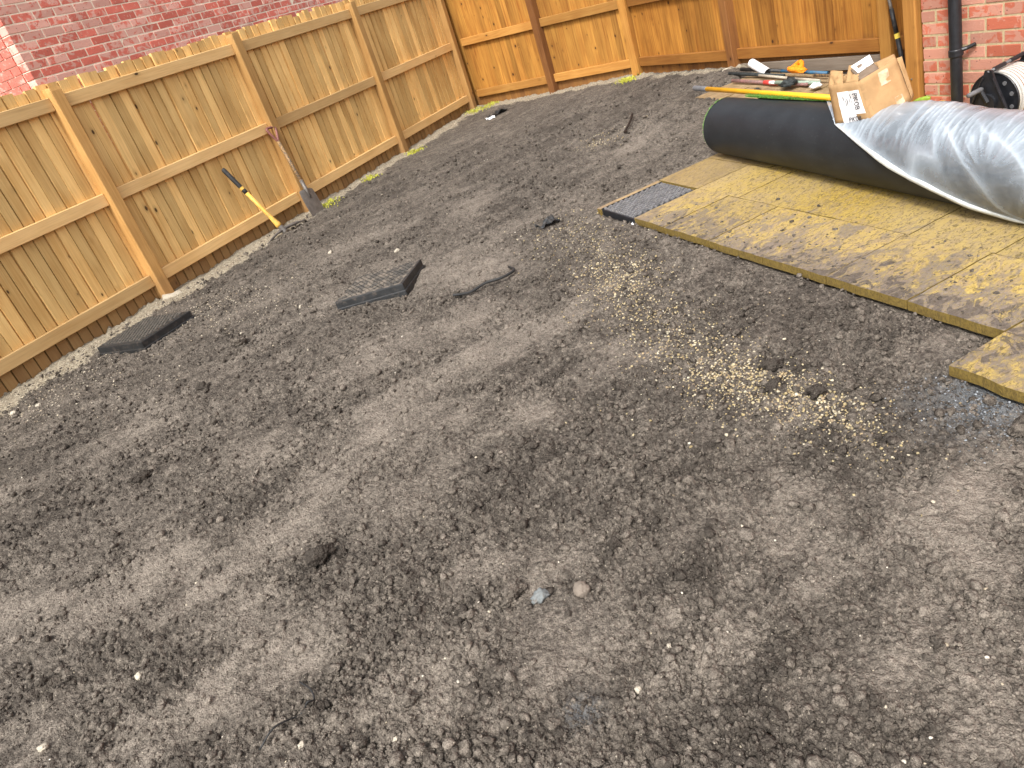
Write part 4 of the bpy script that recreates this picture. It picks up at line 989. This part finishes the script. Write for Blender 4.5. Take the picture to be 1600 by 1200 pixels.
E1, E2 = Vector((-1.70, 6.97, -.015)), Vector((-1.365, 7.45, .0)); mid = (E1+E2)/2+Vector((-.022, .014, .036))
top = Vector((-1.835, 7.285, .70))
t = thing('pickaxe', 'pickaxe with a yellow handle and black grip leaning on the pale fence', 'pickaxe', tuple(mid))
arc_ = [E1-mid, (E1-mid)*.55+Vector((0, 0, .008)), Vector((0, 0, .0)), (E2-mid)*.55+Vector((0, 0, .008)), E2-mid]
bmobj('head', tubebm(smooth_path(arc_, 4), [.005]*3+[.010]*4+[.017]*4+[.016]*3+[.009]*3, 8), M['steel'], t, smooth=True)
ha = top-mid; hu = ha.normalized()
bmobj('eye_socket', tubebm([hu*-.03, hu*.045], [.030, .027], 8), M['steel'], t)
bmobj('handle', tubebm([hu*.04, hu*.06, hu*.13, ha*.35, ha*.62], [.028, .030, .021, .0185, .018], 12), M['yellowmud'], t, smooth=True)
bmobj('grip', tubebm([ha*.61, ha*.64, ha*.97, ha], [.0195, .0205, .021, .016], 12), M['blackmud'], t, smooth=True)
bmobj('grip_band', tubebm([ha*.665, ha*.70], .0214, 12), M['yellowmud'], t)

# ------------------------------------------------------------------ tools and odds and ends on the far slabs
fd_, fn_ = dirh(164.6), np.array([-.964, -.2656])
def backp(s_, off, z_): p = Pb+fd_*s_+fn_*off; return Vector((p[0], p[1], z_))
zb_ = lambda p: float(zp(p.x, p.y))
def rod(name, label, cat, s0, o0, s1, o1, zz, rad, pieces, n=10):
    a = backp(s0, o0, 0); b = backp(s1, o1, 0); a.z = zb_(a)+zz; b.z = zb_(b)+zz
    t_ = thing(name, label, cat, tuple(a))
    for nm, m_, f0_, f1_, k_ in pieces: bmobj(nm, tubebm([(b-a)*f0_, (b-a)*f1_], rad*k_*.82, n), M[m_], t_, smooth=True)
    return t_
a = backp(1.95, .30, .01); b = backp(2.12, .22, .10)
a = Vector((3.02, 6.66, .015)); b = Vector((2.985, 6.88, .10))
t = thing('white_pipe', 'short white plastic pipe propped up at the corner of the far slabs', 'pipe', tuple(a))
bm = tubebm([(0, 0, 0), b-a], .038, 20, caps=False); tubebm([(b-a)*.0, (b-a)*1.0], .034, 20, bm, caps=False)
bmobj('tube', bm, M['white'], t, smooth=True)
bmobj('pipe_end', tubebm([(b-a)*.02, (b-a)*.03], .0345, 20), M['black'], t)
rod('long_tool', 'muddy pinkish red tool with a bright red grip lying nearest on the far slabs', 'tool', 2.14, .36, 2.98, .30, .022, .017, [('shaft', 'pinkish', 0, .45, 1.1), ('grip', 'red', .45, .62, 1.35), ('shaft', 'pinkish', .62, 1, .9)])
rod('long_tool', 'blue bar lying closest to the foot of the brown fence', 'tool', 2.0, .14, 3.0, .11, .05, .017, [('shaft', 'blackmud', 0, .5, 1.2), ('shaft', 'blue', .5, 1, 1)])
rod('long_tool', 'cream and black tool between the blue bar and the pinkish red tool', 'tool', 2.35, .24, 3.05, .24, .035, .014, [('shaft', 'concrete', 0, .5, 1), ('shaft', 'blackmud', .5, .62, 1.2), ('shaft', 'concrete', .62, 1, 1.1)])
rod('long_tool', 'pale green handle lying under the dark rag on the far slabs', 'tool', 2.66, .34, 3.12, .25, .028, .016, [('shaft', 'palegreen', 0, .9, 1.2), ('tip', 'white', -.12, 0, 1.1)])
rod('long_tool', 'dark muddy bar behind the white pipe along the brown fence', 'tool', 1.9, .20, 2.6, .19, .03, .016, [('shaft', 'darkgrey', 0, 1, 1.2)])
rod('plank', 'dusty brown stick leading from the orange bag towards the box', 'stick', 2.95, .20, 3.55, .16, .06, .013, [('stick', 'shaft', 0, 1, 1.2)], 6)
def rag(name, label, cat, c, s, mat, seed, hollow=False):
    v, f = ico(3, seed, .05); n_ = fbm(v[:, 0]+seed, v[:, 1]+v[:, 2], 2.2, 3, seed)
    v = v*(1+.3*n_[:, None])*np.array(s); v[:, 2] = np.maximum(v[:, 2], -s[2]*.45)
    t_ = thing(name, label, cat, tuple(c)); link('cloth', mesh('cloth', v, f, mat, True), t_); return t_
c = backp(2.80, .22, 0); c.z = zb_(c)+.10
t = rag('orange_bag', 'crumpled bright orange bag among the tools by the brown fence', 'bag', c, (.05, .12, .035), M['orange'], 21)
bm = bmesh.new()
rimp = [(.052*math.cos(a)*.9, .03+.06*math.sin(a), .022+.012*math.cos(2*a)+.012*math.cos(a)) for a in np.linspace(0, 2*math.pi, 17)]
bmobj('collar', tubebm(rimp, .02, 8, caps=False), M['orange'], t, smooth=True)
c = backp(2.84, .36, 0); c.z = zb_(c)+.045
rag('dark_rag', 'dark grey bundle of rag heaped on the tools left of the cardboard box', 'rag', c, (.07, .08, .035), M['darkgrey'], 33)
c = backp(2.62, .50, 0); c.z = zb_(c)+.015
rag('dark_rag', 'small dark lump lying by a slab joint in front of the tools', 'rag', c, (.03, .035, .022), M['darkgrey'], 35)
c = backp(3.1, .33, 0); c.z = zb_(c)+.03
rag('white_scrap', 'white scrap lying beside the dark rag behind the cardboard box', 'scrap', c, (.05, .04, .025), M['white'], 41)
# pole leaning in the gap by the brown fence
a = Vector((3.47, 5.40, -.10)); b = Vector((3.43, 5.66, 1.10)); u = b-a
t = thing('leaning_pole', 'dark pole with a yellow band leaning upright between the brown fence and the house', 'pole', tuple(a))
bmobj('shaft', tubebm([(0, 0, 0), u*.24], .017, 12), M['blackmud'], t, smooth=True)
bmobj('band', tubebm([u*.232, u*.26], .0185, 12), M['lemon'], t)
bmobj('shaft', tubebm([u*.255, u*.40], .016, 12), M['blackmud'], t, smooth=True)
bmobj('grip', tubebm([u*.39, u*.42, u*1.0], [.011, .012, .012], 12), M['steel'], t, smooth=True)
# items by the downpipe
def wp(s_, off, z_): return Vector(wallp(s_, off, z_))
a, b = wp(.07, .16, -.085), wp(.19, .16, -.055)
t = thing('green_tool', 'lime green rubber handle at the foot of the downpipe', 'handle', tuple(a))
bmobj('handle', tubebm([(0, 0, 0), (b-a)*.3, (b-a)*.9, b-a], [.012, .019, .017, .010], 12), M['lime'], t, smooth=True)
c = wp(.30, .17, -.115)
rag('yellow_sponge', 'yellow sponge lying behind the plastic sheet by the downpipe', 'sponge', c, (.045, .16, .04), M['lemon'], 51)

# ------------------------------------------------------------------ moss and seedlings at the foot of the fences
V = []; F = []
for mx, my, mr, n in ((-1.17, 7.93, .10, 260), (-.18, 9.42, .10, 240), (-.72, 8.62, .08, 130), (.80, 11.0, .12, 300), (1.02, 11.0, .10, 180), (2.40, 8.93, .10, 320)):
    for q in range(n):
        x_, y_ = mx+R.gauss(0, mr*.6), my+R.gauss(0, mr*.75)
        z_ = float(ground(np.array([x_]), np.array([y_]))[0])-.002
        p = np.array([x_, y_, z_]); a = R.uniform(0, 6.28); t_ = np.array([math.cos(a), math.sin(a), 0]); h_ = R.uniform(.008, .028)
        e = p+np.array([R.uniform(-.016, .016), R.uniform(-.016, .016), h_]); n0 = len(V); w_ = R.uniform(.003, .008)
        V += [p-t_*w_*.4, p+t_*w_*.4, (p+e)/2+t_*w_+np.array([0, 0, .003]), e, (p+e)/2-t_*w_]; F.append((n0, n0+1, n0+2, n0+3, n0+4))
M['moss'] = plain('yellow_green_moss', (.42, .42, .06), .8, .2, .35, 60)
o = link('moss', mesh('moss', V, F, M['moss'])); o['kind'] = 'stuff'; o['label'] = 'yellow green moss and seedlings at the foot of the fences'

# ------------------------------------------------------------------ things lying on the soil
def gh(x_, y_): return float(ground(np.array([x_]), np.array([y_]))[0])
def wire(name, label, cat, pts, rad, mat, n=6):
    P = [Vector((x_, y_, gh(x_, y_)+.006+rad*.9+dz)) for x_, y_, dz in pts]; P = smooth_path(P, 6); o_ = P[0].copy()
    for p in P: p.z = max(p.z, gh(p.x, p.y)+(rad if not isinstance(rad, list) else rad[0])*.6)
    r_ = rad
    me = tubebm([p-o_ for p in P], r_, n)
    ob = bmobj(name, me, mat, None, o_, smooth=True); tag(ob, label, cat); return ob
wire('cable', 'curved offcut of black cable on the soil right of the middle manhole cover', 'cable', [(-.157, 4.26, 0), (-.057, 4.261, .006), (.049, 4.298, .014), (.151, 4.297, .018), (.228, 4.341, .014), (.245, 4.394, .008), (.225, 4.479, 0)], .0085, M['cable'], 8)
wire('wire', 'thin bent black wire on the soil near the bottom edge of the picture', 'wire', [(-.905, 1.725, .002), (-.862, 1.673, .006), (-.85, 1.634, .008), (-.862, 1.617, .005), (-.897, 1.615, .004), (-.95, 1.56, .006), (-.998, 1.521, .003)], .0028, M['cable'], 6)
wire('twig', 'dark crooked twig beside the small far patch of gravel', 'twig', [(1.80, 6.85, .01), (1.79, 6.72, .025), (1.72, 6.58, .02), (1.62, 6.45, .006)], .011, M['twig'], 6)
def scrap(name, label, cat, x_, y_, s, mat, seed, lift=.0, rz=0):
    n = 13; U, W = np.meshgrid(np.linspace(-1, 1, n), np.linspace(-1, 1, n), indexing='ij')
    jag = 1+.25*perlin(U*2+seed, W*2, seed)
    Z = .5*fbm(U, W, 1.1, 3, seed)+.25
    P = np.stack([U*s[0]*jag, W*s[1]*jag, Z*s[2]], -1).reshape(-1, 3)
    idx = np.arange(n*n).reshape(n, n); F = np.stack([idx[:-1, :-1], idx[1:, :-1], idx[1:, 1:], idx[:-1, 1:]], -1).reshape(-1, 4)
    o_ = link(name, mesh(name, P, F, mat, True), None, (x_, y_, gh(x_, y_)+lift), (0, 0, rz)); tag(o_, label, cat)
    md = o_.modifiers.new('thick', 'SOLIDIFY'); md.thickness = .002; return o_
scrap('plastic_scrap', 'crumpled black plastic scrap half buried between the grate and the soil path', 'scrap', .598, 5.03, (.075, .05, .075), M['blackmud'], 3, -.004, .4)
scrap('plastic_scrap', 'long black plastic scrap sticking out of the soil near the far fence corner', 'scrap', .95, 9.90, (.17, .06, .09), M['blackmud'], 6, .0, .75)
scrap('white_scrap', 'crumpled white scrap beside the long black scrap near the far fence corner', 'scrap', .85, 9.72, (.05, .04, .07), M['white'], 9, .0, .3)
scrap('white_scrap', 'crumpled white plastic scrap under the front edge of the black grate', 'scrap', 1.055, 4.52, (.035, .03, .05), M['white'], 12, .0, .3)
def rock(name, label, cat, x_, y_, s, mat, seed, sink=.3, rz=0, group=None, jit=.10, rough=.16):
    v, f = ico(4, seed, .012); n_ = fbm(v[:, 0]*1+seed, v[:, 1]+.7*v[:, 2], 1.3, 3, seed)
    at = None
    if name == 'soil_clod':
        n_ = n_*1.25-.9*np.abs(perlin(v[:, 0]*2.6+seed, v[:, 1]*2.6+v[:, 2]*2, seed+5))+.35*perlin(v[:, 0]*7, v[:, 1]*7+v[:, 2]*6, seed+6)+.45
        dr = .02 if mat == M['clodd'] else .42
        at = {'soil': np.tile([dr, 0, 0, 0], (len(v), 1))}; mat = M['soil']
    v = v*(1+rough*2*n_[:, None]); v = v*np.array(s)
    o_ = link(name, mesh(name, v, f, mat, at is None, at), None, (x_, y_, gh(x_, y_)+s[2]*(1-2*sink+(.3 if name == 'soil_clod' else 0))), (R.uniform(-.2, .2), R.uniform(-.2, .2), rz)); tag(o_, label, cat, group); return o_
rock('stone', 'smooth rounded brown stone with a pinkish fleck lying among crumbly clods', 'stone', -.008, 1.715, (.027, .031, .026), M['mudstone'], 3, .28, 0, None, .1, .07)
rock('stone', 'blue grey angular stone just left of the smooth rounded brown stone', 'stone', -.135, 1.745, (.030, .022, .02), M['bluestone'], 7, .25, .5)
CG = 'larger clods of earth lying on the soil'
rock('soil_clod', 'long dark clod left of the blue grey stone', 'clod', -.215, 1.79, (.046, .026, .026), M['clod'], 11, .3, .6, CG)
rock('soil_clod', 'large dark brown clod alone on the pale trodden soil at the lower left', 'clod', -.868, 2.26, (.055, .036, .032), M['clodd'], 13, .3, .5, CG)
rock('soil_clod', 'small dark clod touching the large dark brown clod at the lower left', 'clod', -.79, 2.265, (.017, .016, .017), M['clodd'], 14, .25, 0, CG)
rock('soil_clod', 'round clod on the soil between the two manhole covers', 'clod', -1.545, 4.597, (.05, .043, .036), M['clod'], 15, .3, 0, CG)
rock('soil_clod', 'dark greyish clod on the soil just below the manhole cover by the fence', 'clod', -1.684, 4.10, (.038, .034, .03), M['clodd'], 16, .35, 0, CG)
rock('soil_clod', 'long flat dark clod lying across the cream gravel strip', 'clod', .935, 2.372, (.052, .026, .022), M['clodd'], 17, .3, .5, CG)
rock('soil_clod', 'lumpy clod at the top edge of the thickest cream gravel', 'clod', .991, 2.50, (.042, .034, .026), M['clodd'], 18, .3, 0, CG)
rock('soil_clod', 'rounded clod sitting in the cream gravel right of the long flat clod', 'clod', 1.026, 2.233, (.033, .028, .022), M['clodd'], 19, .3, .3, CG)
rock('soil_clod', 'pale topped clod at the right end of the cream gravel', 'clod', 1.144, 2.211, (.033, .022, .02), M['clod'], 20, .3, .4, CG)
rock('soil_clod', 'dark clod at the near tip of the cream gravel, left one of two', 'clod', .937, 1.91, (.022, .02, .02), M['clodd'], 21, .28, 0, CG)
rock('soil_clod', 'brown upright clod at the near tip of the cream gravel, right one of two', 'clod', 1.005, 1.877, (.02, .022, .022), M['clod'], 22, .28, 0, CG)
rock('soil_clod', 'flat grey slab of earth at the right edge below the near paving slab', 'clod', 1.44, 1.745, (.06, .03, .018), M['clod'], 23, .25, .5, CG)
rock('soil_clod', 'round cracked clod at the lower right, largest of its cluster', 'clod', .473, 1.355, (.028, .026, .02), M['clod'], 24, .3, 0, CG)
rock('soil_clod', 'low rounded clod just below the round cracked clod at the lower right', 'clod', .486, 1.235, (.024, .022, .016), M['clod'], 25, .3, 0, CG)
rock('soil_clod', 'pale flat clod nearest the bottom edge in the lower right cluster', 'clod', .503, 1.178, (.023, .016, .014), M['clod'], 26, .3, 0, CG)
rock('soil_clod', 'smooth round clod alone on the pale soil at the right of the lower right cluster', 'clod', .756, 1.176, (.017, .016, .014), M['clod'], 27, .3, 0, CG)
rock('soil_clod', 'split clod on the pale soil right of the thin black wire', 'clod', -.568, 1.53, (.026, .024, .017), M['clod'], 28, .3, 0, CG)
rock('soil_clod', 'dark elongated clod on the raked soil below the left manhole cover', 'clod', -1.811, 3.249, (.055, .024, .024), M['clodd'], 29, .3, .5, CG)
rock('soil_clod', 'blackish clod above the smooth rounded brown stone', 'clod', .137, 1.845, (.02, .019, .02), M['clodd'], 30, .3, 0, CG)
rock('soil_clod', 'cracked clod right of the blackish clod in the crumbly soil', 'clod', .236, 1.80, (.022, .018, .016), M['clod'], 31, .3, 0, CG)
SG = 'larger pale stones lying on the soil'
for (x_, y_, s, lb) in [(-1.742, 1.798, .017, 'pale rough stone in the bottom left corner of the picture'), (-1.498, 1.991, .017, 'cream stone with two tiny ones beside it at the lower left'), (-.612, 1.428, .009, 'small white stone near the bottom edge right of the black wire'), (-.878, 1.497, .012, 'white splinter of stone just below the thin black wire'), (.044, 1.338, .012, 'cream splinter of stone near the bottom centre on dark soil'), (.164, 1.437, .010, 'white stone right of centre near the bottom on trodden soil'),
    (-2.869, 4.605, .021, 'large pale stone in the gravel near the left end of the fence'), (-3.052, 4.633, .023, 'flat pale stone at the left edge of the picture'), (-.998, 5.854, .022, 'white stone alone on dark soil above the middle manhole cover'), (-.469, 5.429, .026, 'pale stone just behind the top corner of the middle manhole cover'), (-1.173, 4.946, .020, 'pale stone left of the middle manhole cover')]:
    rock('pale_stone', lb, 'stone', x_, y_, (s, s*.8, s*.62), M['whitestone'], int(abs(x_*100))+3, .3, R.uniform(0, 3), SG)
